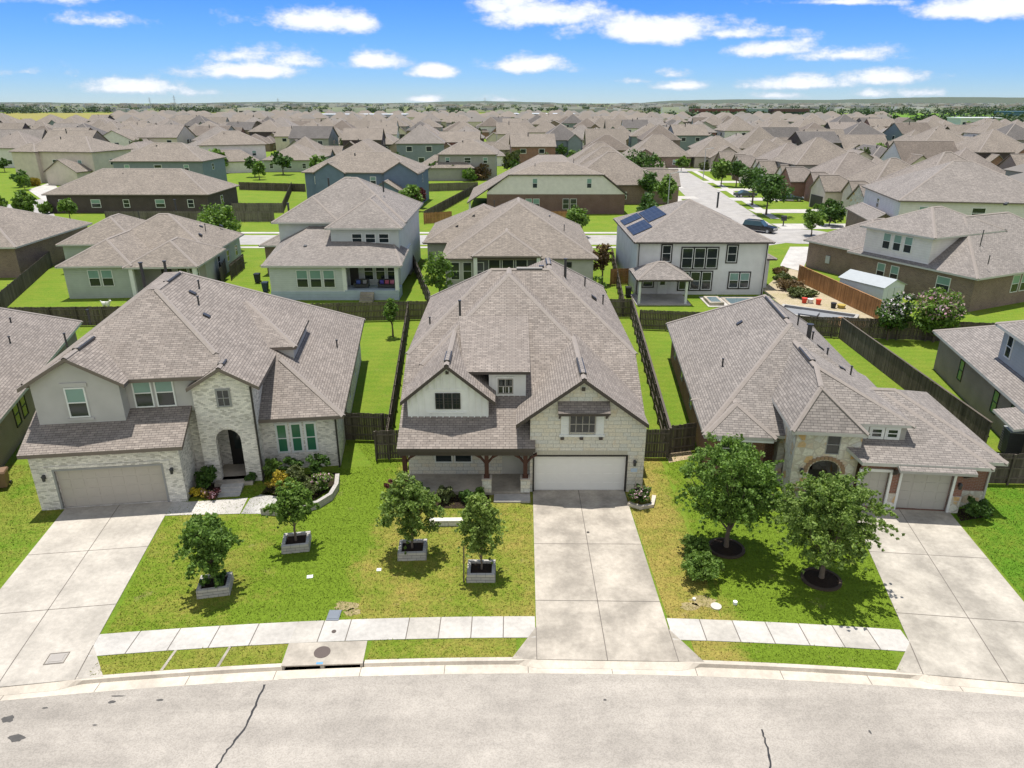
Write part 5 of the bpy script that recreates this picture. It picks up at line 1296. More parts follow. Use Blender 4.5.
sheet('left_street',[G(-6,207),G(42,199),G(50,206),G(55,216),G(30,222),G(-6,228)],ROADFAR,.034)
sheet('driveway',[G(28,190),G(52,182),G(62,192),G(45,202)],CONC_W,.044)
sheet('driveway',[G(58,238),G(76,238),G(74,247),G(55,249)],CONC_W,.044)
# ------------------------------------------------------------------ far rows of houses
def proto(i,w,d,st,kind,g):
    t=thing('suburban_house','house','house'); wm_=MB(); r=MB(); ze=3.3 if st==1 else 6.2
    p=[.5,.62,.75][i%3]
    wing(wm_,r,-w/2,w/2,-d/2,d/2,0,ze,p if kind!='gabf' else None,p,p if kind!='side' else None,p if kind!='side' else None,.45,caps=True)
    for x0,x1,y0,zz,kk in g:
        wing(wm_,r,x0,x1,-d/2+y0,0,0,zz,None if kk=='g' else p,p,.75,.75,.35,m=1)
    wm_.build('wall',[CREAM,CREAM],t); r.build('roof',[ROOF3,FASCIA_B],t)
    x0,x1,y0,zz,kk=g[0]; m=MB(); m.box(x0+.6,x1-.6,-d/2+y0-.07,-d/2+y0-.01,.05,2.4); m.build('garage_door',TRIM_D,t)
    wn_=[('F',d/2,w*.22,1.0),('B',d/2,-w*.3,1.0),('B',d/2,w*.12,1.0),('R',w/2,0,1.0),('L',w/2,0,1.0)]
    if st==2: wn_=[(f,q,u,4.0) for f,q,u,z in wn_]+[('B',d/2,-w*.05,1.0)]
    for f,pos,u,z in wn_:
        T=fmap(f,pos if f in 'BR' else -pos); m=MB()
        fbox(m,T,u,u+1.9,.0,.05,z,z+1.5,0); fbox(m,T,u+.12,u+1.78,.045,.06,z+.12,z+1.38,1)
        m.build('window',[TRIM_W,GL_D],t)
    m=MB(); m.tube((w*.1,d*.1,ze+1),(w*.1,d*.1,ze+4.2),.16,n=6); m.build('vent_pipe',METAL_D,t)
    return t
PR=[proto(0,15,15,1,'hip',[(-7.4,-1.2,-3,3.3,'g')]),proto(1,14.5,16,2,'hip',[(1,7.2,-3,3.3,'g'),(-7,-1,-2,3.3,'h')]),proto(2,16,14,1,'side',[(-7.8,-2,-3,3.4,'g'),(2,6.5,-2,3.6,'g')]),
    proto(3,14,17,1,'gabf',[(0.8,6.88,-4,3.28,'h')]),proto(4,15.5,15,2,'hip',[(-7.6,-1.5,-3.5,3.3,'g'),(2,7,-1.5,6.0,'g')]),proto(5,16,16,1,'hip',[(1.5,8,-3.5,3.4,'g'),(-6,-1.5,-2,3.6,'g')]),
    proto(6,14,14,2,'side',[(-6.9,-.8,-4,3.3,'g')]),proto(7,17,15,1,'hip',[(-8.4,-2.4,-3,3.3,'h')])]
KIND=['hip roofed','two storey hip roofed','side gabled','front gabled','two storey gabled','broad hip roofed','two storey side gabled','low hip roofed']
WALLS=[('cream',CREAM),('dark brick',DARKBRICK),('white',WSIDE),('brown brick',MIXBRICK),('tan brick',TANBRICK),('grey',TAUPE),('slate blue',SLATE),('red brick',REDBRICK)]
ROOFS=[ROOF3,ROOF3,ROOF,ROOF3,ROOF2,shingle('roof_shingle_brown',(.215,.178,.148),(.138,.115,.098),(.07,.06,.052)),shingle('roof_shingle_dark',(.17,.155,.145),(.11,.10,.095),(.06,.055,.052)),ROOF3,ROOF3]
rr=random.Random(5); slots=[]
Y=166
while Y<960:
    half=1.02*Y+30
    x=-half+rr.uniform(0,8); row=int((Y-166)/39)
    while x<half:
        xx=x+rr.uniform(-1.5,1.5); yy=Y+rr.uniform(-2.5,2.5)+ (6*math.sin(x*.013+row))
        px=512+CF*xx/(yy*math.cos(CP)+CH*math.sin(CP))
        ok=all((xx-h[0])**2+(yy-h[1])**2>(h[2]+9)**2 for h in HOUSES)
        if 28<xx<64 and yy<238: ok=False
        if 10<xx<120 and yy<262 : ok=ok and xx>84 and not (217<yy<238)
        if yy<205 and xx<-55 and px<60: ok=False
        if px<120 and yy>600: ok=False
        if px>890 and yy>520: ok=False
        if 640<px<980 and yy>800: ok=False
        if -78<xx<-40 and yy<200: ok=False
        if -200<xx<-20 and yy<212 and px>20: ok=False
        if -22<xx<8 and yy<200: ok=False
        if rr.random()<.03: ok=False
        if ok: slots.append((yy,xx,row))
        x+=18.6
    Y+=39 if Y<420 else 43
for xx,yy in ((95,126),(113,128),(94,146),(112,148),(131,131),(150,150)): slots.append((yy,xx,0))
slots.sort()
used={}
NEARN=235; nin=0
FARB=MB(); nlab={}
def place_word(px):
    return ['far left','left of centre','near centre','right of centre','far right'][max(0,min(4,int(px/205)))]
for i,(yy,xx,row) in enumerate(slots):
    k=rr.choice([0,1,1,2,3,3,4,4,4,5,6,6,7]); wi=rr.randrange(8); rf=rr.choice(ROOFS); rot=(0 if row%2 else 180)+rr.choice([0,0,0,90,-90])*(1 if rr.random()<.35 else 0)+rr.uniform(-5,5)
    if i==31: rf=ROOF4
    px=512+CF*xx/(yy*math.cos(CP)+CH*math.sin(CP))
    if -25<px<1049: nin+=1
    if nin<=NEARN and -25<px<1049:
        o=dup(PR[k]) ; o.location=(xx,yy,0); o.rotation_euler=(0,0,R(rot)); o.scale=(rr.uniform(.9,1.06),rr.uniform(.92,1.1),rr.uniform(.92,1.18))
        for c in o.children:
            nm=c.name.split('.')[0]
            if nm=='wall':
                for s_,mm in zip(c.material_slots,(WALLS[wi][1],WALLS[(wi*3+k)%8][1])): s_.link='OBJECT'; s_.material=mm
            elif nm=='roof': c.material_slots[0].link='OBJECT'; c.material_slots[0].material=rf
        depth=['nearest','second','third','fourth','fifth','sixth','seventh','eighth','ninth','tenth'][min(9,int((yy-120)/40))]
        base=f"{WALLS[wi][0]} {KIND[k]} house, {depth} row, {place_word(px)}"
        if yy>330: base=f"tiny {WALLS[wi][0]} {KIND[k]} house, {place_word(px)}"
        nlab.setdefault(base,[]).append((px,o)); o['group']='houses packed in rows to the horizon'
    else:
        # one mass of distant houses
        ca,sa=math.cos(R(rot)),math.sin(R(rot)); w_,d_=15+rr.uniform(-1,2),15+rr.uniform(-2,2); h=rr.choice([3.3,6.2,6.2])
        X=lambda u,v,z:(xx+ca*u-sa*v,yy+sa*u+ca*v,z)
        a=[X(-w_/2,-d_/2,0),X(w_/2,-d_/2,0),X(w_/2,d_/2,0),X(-w_/2,d_/2,0)]; b=[(p[0],p[1],h) for p in a]
        for q in range(4): FARB.face([a[q],a[(q+1)%4],b[(q+1)%4],b[q]],2+wi%4)
        e=[X(-w_/2-.5,-d_/2-.5,h),X(w_/2+.5,-d_/2-.5,h),X(w_/2+.5,d_/2+.5,h),X(-w_/2-.5,d_/2+.5,h)]; rh=h+rr.uniform(3.6,5.2); p_,q_=X(-w_*.1,0,rh),X(w_*.1,0,rh); m_=rr.choice([0,0,1])
        FARB.face([e[0],e[1],q_,p_],m_);FARB.face([e[2],e[3],p_,q_],m_);FARB.face([e[1],e[2],q_],m_);FARB.face([e[3],e[0],p_],m_)
        gx=rr.choice([-3.5,3.5]); f0=[X(gx-3,-d_/2-3,0),X(gx+3,-d_/2-3,0),X(gx+3,-d_/2-3,3.2),X(gx,-d_/2-3,5.6),X(gx-3,-d_/2-3,3.2)]; FARB.face(f0,2+(wi+1)%4)
        FARB.face([X(gx-3.3,-d_/2-3.3,3.0),X(gx,-d_/2-3.3,5.7),X(gx,0,5.7),X(gx-3.3,0,3.0)][::-1],m_); FARB.face([X(gx+3.3,-d_/2-3.3,3.0),X(gx,-d_/2-3.3,5.7),X(gx,0,5.7),X(gx+3.3,0,3.0)],m_)
for base,l in nlab.items():
    l.sort(key=lambda q:q[0])
    for j,(px,o) in enumerate(l):
        o['label']=base if len(l)==1 else base+[', leftmost',', second from left',', third from left',', fourth from left',', fifth from left',', sixth from left',', seventh from left',', eighth from left'][min(7,j)]
for p_ in PR:
    for c in list(p_.children): bpy.data.objects.remove(c)
    bpy.data.objects.remove(p_)
o=FARB.build('distant_houses',[plain('far_roof',(.22,.187,.158),.9),plain('far_roof_grey',(.195,.176,.158),.9),CREAM,BEIGE,MIXBRICK,TAUPE]); tag(o,'mass of tiny distant tan roofed houses packed below the horizon','houses',kind='stuff')
hm_=MB(); rh=random.Random(9); prev=None
for i in range(121):
    a=-1.0+2.0*i/120; d=8200; h=14+10*math.sin(i*.35)+8*math.sin(i*.13+1)+(44 if a>.18 else 6)*max(0,math.sin(max(0,min(1,(a-.12)/.75))*math.pi))**.7+rh.uniform(-3,3)
    p=(d*a*1.05,d-400*abs(a),h); q_=(d*a*1.2,d+1800,h*1.2); f_=(d*a*.98,d-900,-2)
    if prev: hm_.face([prev[0],f_,p,prev[1]]); hm_.face([prev[1],p,q_,prev[2]])
    prev=(f_,p,q_)
o=hm_.build('hills',grassmat('hill_green',(.045,.08,.045),(.15,.15,.10),.5,.2),smooth=True); o['kind']='structure'
# ------------------------------------------------------------------ fields, woods and town towards the horizon
YF=grassmat('field_yellow',(.20,.21,.05),(.34,.27,.085),.55,.3); GF=grassmat('field_green',(.10,.22,.02),(.20,.27,.04),.35,0.0)
sheet('field',[(-1500,700),(-420,700),(-300,900),(-520,1500),(-2600,1500)],YF,.3); sheet('field',[(-300,1150),(330,1050),(380,1350),(-330,1500)],YF,.3)
sheet('field',[(330,560),(1400,560),(1400,1500),(620,1400)],GF,.3); sheet('field',[(450,520),(900,520),(900,600),(430,600)],YF,.5)
sheet('field',[(-12000,1600),(12000,1600),(12000,14000),(-12000,14000)],grassmat('far_land',(.10,.14,.05),(.22,.20,.10),.5,.2),.6)
tw=MB()
for i in range(1500):
    d=1500+6000*rr.random()**1.3; a=rr.uniform(-.85,.85)
    if rr.random()<.45: a=rr.uniform(.15,.85)
    x_,y_=math.sin(a)*d/math.cos(a)*.9,d; s=rr.uniform(7,18)*(1+d/9000); h=rr.uniform(4,9)*(1+d/7000)
    tw.box(x_-s,x_+s,y_-8,y_+8,0,h,rr.choice([0,0,1,2]),rr.choice([3,3,0]))
tag(tw.build('distant_town',[plain('town_white',(.68,.66,.62),.8),plain('town_tan',(.45,.40,.34),.8),plain('town_grey',(.36,.36,.38),.8),plain('town_roof',(.36,.30,.26),.9)]),'pale scatter of distant town buildings along the horizon','buildings',kind='stuff')
def bigbox(name,label,x,y,w_,d_,h,wallc,roofc):
    t=thing(name,label,'building',(x,y,0)); m=MB(); m.box(-w_/2,w_/2,-d_/2,d_/2,0,h); m.build('wall',plain('wall_'+name+str(int(x)),wallc,.8),t); m=MB(); m.box(-w_/2-.6,w_/2+.6,-d_/2-.6,d_/2+.6,h,h+.8); m.build('roof',plain('roofm_'+name+str(int(x)),roofc,.6),t)
    m=MB(); m.box(-w_/2+2,w_/2-2,-d_/2-.08,-d_/2-.01,1.5,h*.6)
    m.build('window',GL_D,t)
bigbox('long_brown_building','long low dark red building near the horizon, right of the picture middle',337,1250,86,30,9,(.12,.045,.04),(.16,.07,.06))
bigbox('pale_glass_building','blue grey building between two dark red blocks near the horizon',402,1260,34,28,9,(.25,.32,.38),(.3,.35,.4)); bigbox('long_brown_building','second long dark red building near the horizon, right of the blue grey one',455,1255,58,30,9,(.11,.05,.05),(.15,.08,.07))
bigbox('white_warehouse','low white warehouse near the horizon left of the picture middle',-150,760,90,30,8,(.5,.52,.55),(.68,.72,.76)); bigbox('white_barn','small white barn before the tree line at far left',-455,1330,40,22,10,(.7,.7,.7),(.75,.77,.8)); bigbox('white_warehouse','low white warehouse near the horizon, just right of the first warehouse',30,800,70,30,8,(.45,.45,.48),(.66,.7,.74)); bigbox('blue_building','dark blue low building among trees at far right',620,900,80,30,9,(.06,.13,.2),(.08,.16,.24))
bigbox('white_barn','white roofed building beside woods at far right',390,640,34,20,7,(.6,.6,.6),(.75,.76,.76))
def pylon(x,y,h,label):
    t=MB(); 
    for sx,sy in ((-1,-1),(1,-1),(1,1),(-1,1)): t.tube((sx*2.2,sy*2.2,0),(sx*.4,sy*.4,h),.22,.12,5)
    for k in range(6):
        z=h*k/6; f=2.2-1.8*k/6; z2=h*(k+1)/6; f2=2.2-1.8*(k+1)/6
        t.tube((-f,-f,z),(f2,-f2,z2),.1,n=4); t.tube((f,-f,z),(-f2,-f2,z2),.1,n=4)
    for k in (.75,.88): t.box(-4.5,4.5,-.15,.15,h*k,h*k+.3)
    o=t.build('transmission_tower',METAL_G); o.location=(x,y,0); tag(o,label,'tower')
for x,h,l in ((-805,30,'far left'),(-750,34,'far left, second'),(-520,28,'left, third'),(-60,30,'middle, fourth')):
    pylon(x,1700,h,f'thin grey lattice tower on the horizon at {l} from the left')
p_=thing('water_tower','small grey water tower on the horizon at far right','tower',(1560,2300,0)); m=MB(); m.tube((0,0,0),(0,0,34),2.2,2.0,10); m.build('stem',METAL_G,p_); m=MB(); m.tube((0,0,32),(0,0,38),4,9,14); m.tube((0,0,38),(0,0,46),9,9,14); m.tube((0,0,46),(0,0,50),9,2,14); m.build('tank',METAL_G,p_)
# ================================================================== vegetation
def leaf_cloud(centres,radii,nper,size,rng,up=.5,asp=.55):
    """leaf quads gathered in clumps"""
    C_=np.repeat(np.asarray(centres),nper,axis=0); Rr=np.repeat(np.asarray(radii),nper)
    n=len(C_); d=rng.normal(size=(n,3)); d/=np.linalg.norm(d,axis=1)[:,None]
    rad=Rr*rng.random(n)**.45
    P=C_+d*rad[:,None]*np.array([1,1,.78])
    N=rng.normal(size=(n,3))*.75+d*.7; N[:,2]+=up; N/=np.linalg.norm(N,axis=1)[:,None]
    A=np.cross(N,rng.normal(size=(n,3))); A/=np.linalg.norm(A,axis=1)[:,None]; B=np.cross(N,A)
    s=size*(.6+.8*rng.random(n))[:,None]
    V=np.stack([P+A*s,P+B*s*asp,P-A*s,P-B*s*asp],axis=1).reshape(-1,3)
    return V
def quads(name,V,mats,parent=None,mi=None):
    n=len(V)//4; me=bpy.data.meshes.new(name)
    me.vertices.add(n*4); me.vertices.foreach_set('co',V.astype(np.float32).ravel())
    me.loops.add(n*4); me.loops.foreach_set('vertex_index',np.arange(n*4,dtype=np.int32))
    me.polygons.add(n); me.polygons.foreach_set('loop_start',np.arange(0,n*4,4,dtype=np.int32)); me.polygons.foreach_set('loop_total',np.full(n,4,dtype=np.int32))
    for m in (mats if isinstance(mats,list) else [mats]): me.materials.append(m)
    if mi is not None: me.polygons.foreach_set('material_index',mi.astype(np.int32))
    me.update(calc_edges=True); me.validate()
    o=bpy.data.objects.new(name,me); COL.objects.link(o)
    if parent is not None: o.parent=parent
    return o
def make_tree(name,label,loc,H,base,rx,ry,seed,nclump,nper,leaf,clr,mat,cat='tree',group=None,trunk_r=.09,bark=BARK,flower=None,shape=1.0,limbs=7,lean=(0,0),sprays=0):
    rng=np.random.default_rng(seed); t=thing(name,label,cat,loc,0,group)
    rz=(H-base)/2; cz=base+rz; pts=[]; rad=[]
    lump=rng.normal(size=(7,3)); lump/=np.linalg.norm(lump,axis=1)[:,None]; la=rng.uniform(-.42,.30,7)
    while len(pts)<nclump:
        d=rng.normal(size=3); d/=np.linalg.norm(d)
        r=rng.random()**.40*(.90+sum(la[i]*max(0,d@lump[i])**3 for i in range(7)))
        q=d*r
        if shape!=1.0: # taper towards the top
            f=1-(shape-1)*max(0,q[2]); q[0]*=f;q[1]*=f
        if q[2]<-.75: continue
        pts.append((q[0]*rx+lean[0]*q[2],q[1]*ry+lean[1]*q[2],cz+q[2]*rz)); rad.append(clr*rng.uniform(.6,1.3))
    npt=len(pts); V=leaf_cloud(pts,rad,nper,leaf,rng,.45)
    if sprays:
        sp_=[];sr_=[]
        for _ in range(sprays):
            d=rng.normal(size=3); d/=np.linalg.norm(d); d[2]=abs(d[2])*1.0-.35 if rng.random()<.8 else d[2]
            for q in range(5):
                f=.78+.095*q; sp_.append((d[0]*rx*f+rng.normal()*.04,d[1]*ry*f+rng.normal()*.04,cz+d[2]*rz*f-.05*q*q*.3)); sr_.append(clr*(.62-.1*q))
        V=np.concatenate([V,leaf_cloud(sp_,sr_,max(8,nper//3),leaf*.9,rng,.3)])
    mi=None; mats=[mat]
    if flower is not None:
        mats.append(flower); mi=(rng.random(len(V)//4)<.26)&(V.reshape(-1,4,3)[:,0,2]>cz-rz*.1)
    m=MB()
    top=(lean[0]*.2,lean[1]*.2,base+rz*.9)
    k=base*.85
    m.tube((0,0,-.1),(rng.uniform(-.05,.05),rng.uniform(-.05,.05),k),trunk_r*1.25,trunk_r*.85,9); m.tube((0,0,k),top,trunk_r*.85,trunk_r*.3,7)
    order=rng.permutation(len(pts))[:limbs*3]
    for j,i in enumerate(order):
        p=np.array(pts[i]); s=np.array((0,0,k+(top[2]-k)*rng.uniform(0,.7))); mid=s*.45+p*.55; mid[2]-=.12*rz*rng.random()
        r0=trunk_r*(.5 if j<limbs else .25); m.tube(tuple(s),tuple(mid),r0,r0*.6,5,caps=False); m.tube(tuple(mid),tuple(p),r0*.6,r0*.15,5,caps=False)
    m.build('trunk',bark,t); quads('crown',V,mats,t,mi)
    return t
OAK=leafmat('leaf_oak',(.09,.155,.028),(.25,.335,.08),.3); OAK_D=leafmat('leaf_oak_dark',(.07,.135,.022),(.20,.31,.06),.3); OAK_Y=leafmat('leaf_oak_light',(.11,.175,.028),(.27,.35,.085),.3)
GREENY=leafmat('leaf_bright',(.08,.15,.025),(.19,.29,.055),.3); DEEP=leafmat('leaf_deep',(.035,.085,.015),(.095,.17,.03),.22); OLIVE=leafmat('leaf_olive',(.07,.095,.03),(.13,.15,.05),.2); RUST=leafmat('leaf_rust',(.11,.075,.035),(.19,.12,.05),.2); GOLD=leafmat('leaf_gold',(.22,.17,.02),(.34,.25,.03),.25); YELL=leafmat('leaf_yellow',(.5,.36,.02),(.62,.5,.05),.2); PINK=leafmat('petal_pink',(.50,.26,.34),(.66,.5,.54),.25); WHITEF=leafmat('petal_white',(.62,.5,.55),(.75,.7,.72),.2); WINE=leafmat('leaf_wine',(.07,.02,.025),(.14,.04,.04),.2)
def planter(label,c,w_,d_,rot,h=.42):
    t=thing('stone_planter',label,'planter',(c[0],c[1],0),rot); m=MB(); e=.17
    for a in ((-w_/2,w_/2,-d_/2,-d_/2+e),(-w_/2,w_/2,d_/2-e,d_/2),(-w_/2,-w_/2+e,-d_/2+e,d_/2-e),(w_/2-e,w_/2,-d_/2+e,d_/2-e)):
        for k in range(3): m.box(a[0]+.006*k,a[1]-.006*k,a[2]+.006*k,a[3]-.006*k,h*k/3,h*(k+1)/3-.012)
    m.build('wall',brickwall('planter_brick',(.56,.53,.48),(.42,.39,.35),(.25,.23,.2),.4,.14,-.2),t)
    m=MB(); m.box(-w_/2+e,w_/2-e,-d_/2+e,d_/2-e,0,h*.72); m.build('soil',MULCH,t)
# planter trees
P1,P2,P3,P4=G(216,589),G(297,546),(-4.58,27.7),(-1.35,26.1)
planter('pale brick planter box with weeds under the left planter tree',P1,1.32,1.15,12); planter('pale brick planter box on the lawn near the curved flower bed',P2,1.25,1.15,10); planter('weathered pale planter box under the wide bushy tree of the middle lawn',P3,1.3,1.15,3); planter('pale planter box under the slim tree near the middle driveway',P4,1.25,1.15,0)
make_tree('planter_tree','dark green bushy young oak in the leftmost planter box',P1,3.95,.62,1.2,1.12,21,190,40,.075,.21,OAK_D,trunk_r=.06,sprays=34)
make_tree('planter_tree','young oak with bare lower trunk in the planter beside the flower bed',P2,3.55,1.15,1.08,1.0,22,130,40,.075,.21,GREENY,trunk_r=.055,sprays=26)
make_tree('planter_tree','wide grey green young oak in the planter before the middle porch',P3,4.45,.7,1.32,1.25,23,220,40,.07,.2,OAK,trunk_r=.06,sprays=40)
make_tree('planter_tree','slim light green young oak in the planter nearest the middle driveway',P4,4.25,.8,1.0,.95,24,160,40,.07,.19,OAK_Y,trunk_r=.05,shape=1.25,sprays=32)
m=MB(); m.tube((0,0,0),(.05,0,1.9),.035,.03,6); o=m.build('tree_stake',BARK); o.location=(P4[0]-.75,P4[1]-.5,0); tag(o,'thin wooden stake leaning by the slim planter tree','stake')
for k,(dx,dy) in enumerate(((-.35,-.3),(.3,-.25),(.25,.2))):
    make_tree('weed',['leafy weed in the left planter box, left corner','leafy weed in the left planter box, right front','leafy weed in the left planter box, back'][k],(P1[0]+dx,P1[1]+dy,.3),.45,.05,.24,.22,140+k,10,30,.06,.1,DEEP,'weed',None,trunk_r=.015,limbs=2)
# the two big oaks on the right lawn with mulch rings
for i,(c,lab) in enumerate(((G(726,549),'black mulch ring with pale edging under the darker oak'),(G(821,580),'black mulch ring with pale edging under the lighter oak'))):
    m=MB(); n=22
    for k in range(n):
        a0,a1=2*math.pi*k/n,2*math.pi*(k+1)/n
        P=lambda r,a,z:(r*math.cos(a),r*math.sin(a)*.95,z)
        m.hexa([P(.72,a0,0),P(.86,a0,0),P(.86,a1,0),P(.72,a1,0)],[P(.73,a0,.1),P(.85,a0,.1),P(.85,a1,.1),P(.73,a1,.1)],1)
        m.face([P(.73,a0,.06),P(.73,a1,.06),(0,0,.16)],0)
    o=m.build('mulch_ring',[MULCH,plain('ring_edge',(.07,.05,.035),.9)]); o.location=(c[0],c[1],0); tag(o,lab,'mulch ring')
make_tree('oak_tree','broad darker oak before the stone tower of the red brick house',G(726,549),5.6,.95,2.15,2.0,31,400,54,.068,.25,OAK_D,trunk_r=.11,limbs=10,sprays=75)
make_tree('oak_tree','broad lighter oak beside the grey right driveway',G(821,580),5.75,.85,2.45,2.25,33,400,54,.068,.25,OAK,trunk_r=.11,limbs=10,sprays=80)
# shrubs
def shrub(label,c,h,r,mat,seed,n=26,per=60,leaf=.06,flower=None,name='shrub',cat='shrub',group=None):
    return make_tree(name,label,c,h,.06,r,r*.95,seed,n,per,leaf,.24*max(.6,r),mat,cat,group,trunk_r=.03,flower=flower,limbs=4)
shrub('large round green shrub at the dry edge of the right lawn, lower one',G(702,580),1.3,.85,GREENY,41,95,60,.06)
shrub('round dark shrub above the other shrub at the dry lawn edge',G(697,558),1.2,.75,GREENY,42,75,60,.06)
shrub('round green shrub right of the right garage pillar',G(975,519),1.15,.72,DEEP,43,36,70,.07)
shrub('flowering shrub with pink buds right of the white garage door',G(639,503),1.15,.7,DEEP,44,36,70,.07,flower=PINK)
shrub('dark green shrub left of the arched entry steps',G(206,489),1.4,.8,DEEP,45,40,70,.075)
shrub('yellow flowering bush at the entry walk corner, leftmost',G(197,497),.55,.32,YELL,46,14,50,.05)
shrub('orange flowering bush between yellow and red bushes',G(206,498),.5,.28,GOLD,47,12,50,.05,flower=PINK)
shrub('wine red bush at the entry walk, right of the orange one',G(216,499),.55,.35,WINE,48,14,50,.05,flower=PINK)
for i,(px,py,h,r,m_,lab) in enumerate(((283,493,1.3,.85,GOLD,'golden leaved bush at the front left of the curved flower bed'),(298,487,1.5,.8,OLIVE,'olive bush in the middle of the curved flower bed'),(273,480,1.3,.6,GREENY,'green bush against the left end of the triple window wall'),(296,476,1.4,.7,DEEP,'dark bush below the triple green windows'),(318,478,1.5,.75,DEEP,'dark tall bush at the right end of the triple window wall'),(322,490,1.1,.65,GREENY,'green bush inside the curved garden wall, right side'),(309,497,.8,.5,OLIVE,'low olive bush along the curved garden wall'),(252,482,.55,.3,DEEP,'small dark bush right of the entry steps'))):
    shrub(lab,G(px,py),h,r,m_,60+i,32,60,.075,flower=YELL if m_ is GOLD else (PINK if px==322 else None))
for i,(x,y,h,r,m_,lab) in enumerate(((-6.3,32.6,1.2,.55,WINE,'wine tinted bush left of the middle porch'),(-4.9,32.4,.9,.5,DEEP,'dark bush under the porch edge behind the wide planter tree'),(-3.5,32.3,.95,.55,OLIVE,'olive bush under the porch edge, middle'),(-2.4,32.2,.8,.5,DEEP,'dark bush under the porch edge beside the step'),(-1.7,32.5,.7,.4,GREENY,'green bush nearest the porch step'))):
    shrub(lab,(x,y),h,r,m_,80+i,24,55,.07)
for i,(x,y,m_,lab) in enumerate(((11.6,32.9,WINE,'reddish bush below the left front window of the red brick house'),(12.7,32.3,OLIVE,'olive bush between the darker oak and the stone tower'),(13.8,31.7,DEEP,'dark bush left of the stone tower arch'),(15.2,31.6,GOLD,'low golden hedge right of the stone tower arch'),(16.4,31.5,GOLD,'second low golden bush toward the narrow garage door'))):
    shrub(lab,(x,y),.75,.5,m_,90+i,20,50,.06)
for i,(px,py,h,r) in enumerate(((783,282,1.0,1.5),(790,290,1.1,1.7),(797,297,.9,1.5),(806,296,.8,1.3),(779,273,.7,1.2))):
    shrub(['dry brush pile beside the pool, nearest the white stucco house','tall dry brush beside the pool, second','dry brush beside the pool, third','dry brush near the red tubs','low dry brush nearest the side street'][i],G(px,py),h,r,[OLIVE,RUST,OLIVE,OLIVE,RUST][i],120+i,40,40,.13)
for i,(x,y) in enumerate(((-7.6,46),(-7.7,49),(-7.9,52.5))): shrub(['vine covered bush on the left lot fence, nearest','vine covered bush on the left lot fence, middle','vine covered bush on the left lot fence, farthest'][i],(x+.9,y),1.7,.6,DEEP,100+i,26,50,.08)
# yard and street trees: prototypes copied
def base_px(px,py): return G(px,py)
def tree(label,px,py,H,r,mat,seed,slim=1.0,b=.28,fl=None,nc=46,name='yard_tree',group=None,lf=None):
    c=G(px,py); D=math.hypot(*c)
    return make_tree(name,label,c,H,H*b,r,r,seed,nc,34,lf or max(.1,D*.0021),r*.30,mat,'tree',group,trunk_r=.03*H*.7,flower=fl,shape=slim,limbs=5)
tree('slender young tree with mulch ring in the yard right of the white brick house',393,337,3.8,.75,GREENY,201,1.2,.25,nc=36)
tree('dense green tree left of the grey hip roof house',440,303,5.8,1.7,GREENY,202,1.25,.15,nc=60)
tree('crape myrtle with pale pink flowers, left one by the orange brown fence',887,340,4.3,1.45,DEEP,203,1.1,.12,WHITEF,110)
tree('crape myrtle with pale pink flowers, right and larger one',933,342,4.8,1.9,OAK_D,204,1.0,.12,PINK,150)
tree('large leafy green bush behind the sage sided house',223,251,7.0,2.9,GREENY,205,1.0,.1,None,110)
tree('young green tree beside the street behind the grey hip roof house',577,237,4.6,2.0,GREENY,206,1.1,.25,nc=60)
tree('brownish leafed tree left of the white stucco house',602,285,5.2,1.3,RUST,207,1.1,.25,nc=50)
tree('small green tree below the brownish tree',600,300,2.6,.8,GREENY,208,1.1,.15,nc=30)
tree('large round dark tree at the left of the side street',637,192,9.0,4.6,DEEP,210,1.0,.2,nc=80)
tree('green street tree leaning over the left side walk, upper',649,205,6.5,2.6,DEEP,211,1.1,.3); tree('green street tree on the left side walk, lower',666,213,7.0,2.6,GREENY,212,1.1,.3); tree('thin tree behind the solar panels',648,222,5.0,1.7,DEEP,213,1.2,.25); tree('dark tree touching the roof corner with solar panels',640,232,4.2,1.5,DEEP,214,1.1,.2)
tree('street tree right of the side street, farthest up',721,186,6.5,2.6,GREENY,215,1.2,.25); tree('street tree right of the side street, second from top',736,187,6.5,2.4,DEEP,216,1.1,.28); tree('dark street tree right of the side street, third from top',752,205,8.0,3.2,DEEP,217,1.2,.25); tree('broad dark street tree beside the black SUV',766,215,8.0,3.7,DEEP,218,1.2,.25,nc=80)
tree('bright young tree before the brown brick house corner',811,236,5.0,1.8,GREENY,219,1.1,.15); tree('round dark tree left of the brown brick house',829,226,4.6,2.4,DEEP,220,1.0,.1)
tree('young tree on the lawn before the brown gable house',681,172,4.5,1.9,GREENY,221,1.1,.3); tree('light round bush before the beige gable house',704,170,2.2,1.4,OLIVE,222,1.0,.05)
tree('young street tree at left by the back street, second',29,223,5.2,1.9,GREENY,223,1.2,.25); tree('young street tree before the long dark brick house',71,222,4.3,1.6,GREENY,224,1.1,.3); tree('small tree at the left edge by the back street',1,220,4.6,1.5,GREENY,225,1.1,.3); tree('olive bush left of the long dark brick house',46,214,2.2,1.2,GREENY,226,1.0,.05)
tree('orange tinted bush beside the back street',70,246,2.4,1.3,RUST,227,1.0,.05,nc=30); tree('tree on the lawn right of the blue gabled house',410,211,5.0,2.3,GREENY,228,1.1,.25); tree('red leafed tree beside the lawn tree of the blue gabled house',420,208,4.2,1.5,WINE,229,1.1,.2)
tree('green tree left of the grey box house',433,180,5.0,2.1,DEEP,230,1.1,.1); tree('olive bush before the grey box house',452,180,3.6,2.6,OLIVE,231,1.0,.05); tree('reddish bush right of the grey box house, larger',482,180,4.6,3.0,RUST,232,1.0,.05); tree('green bush between the olive and reddish bushes',470,181,3.6,2.2,GREENY,233,1.0,.05)
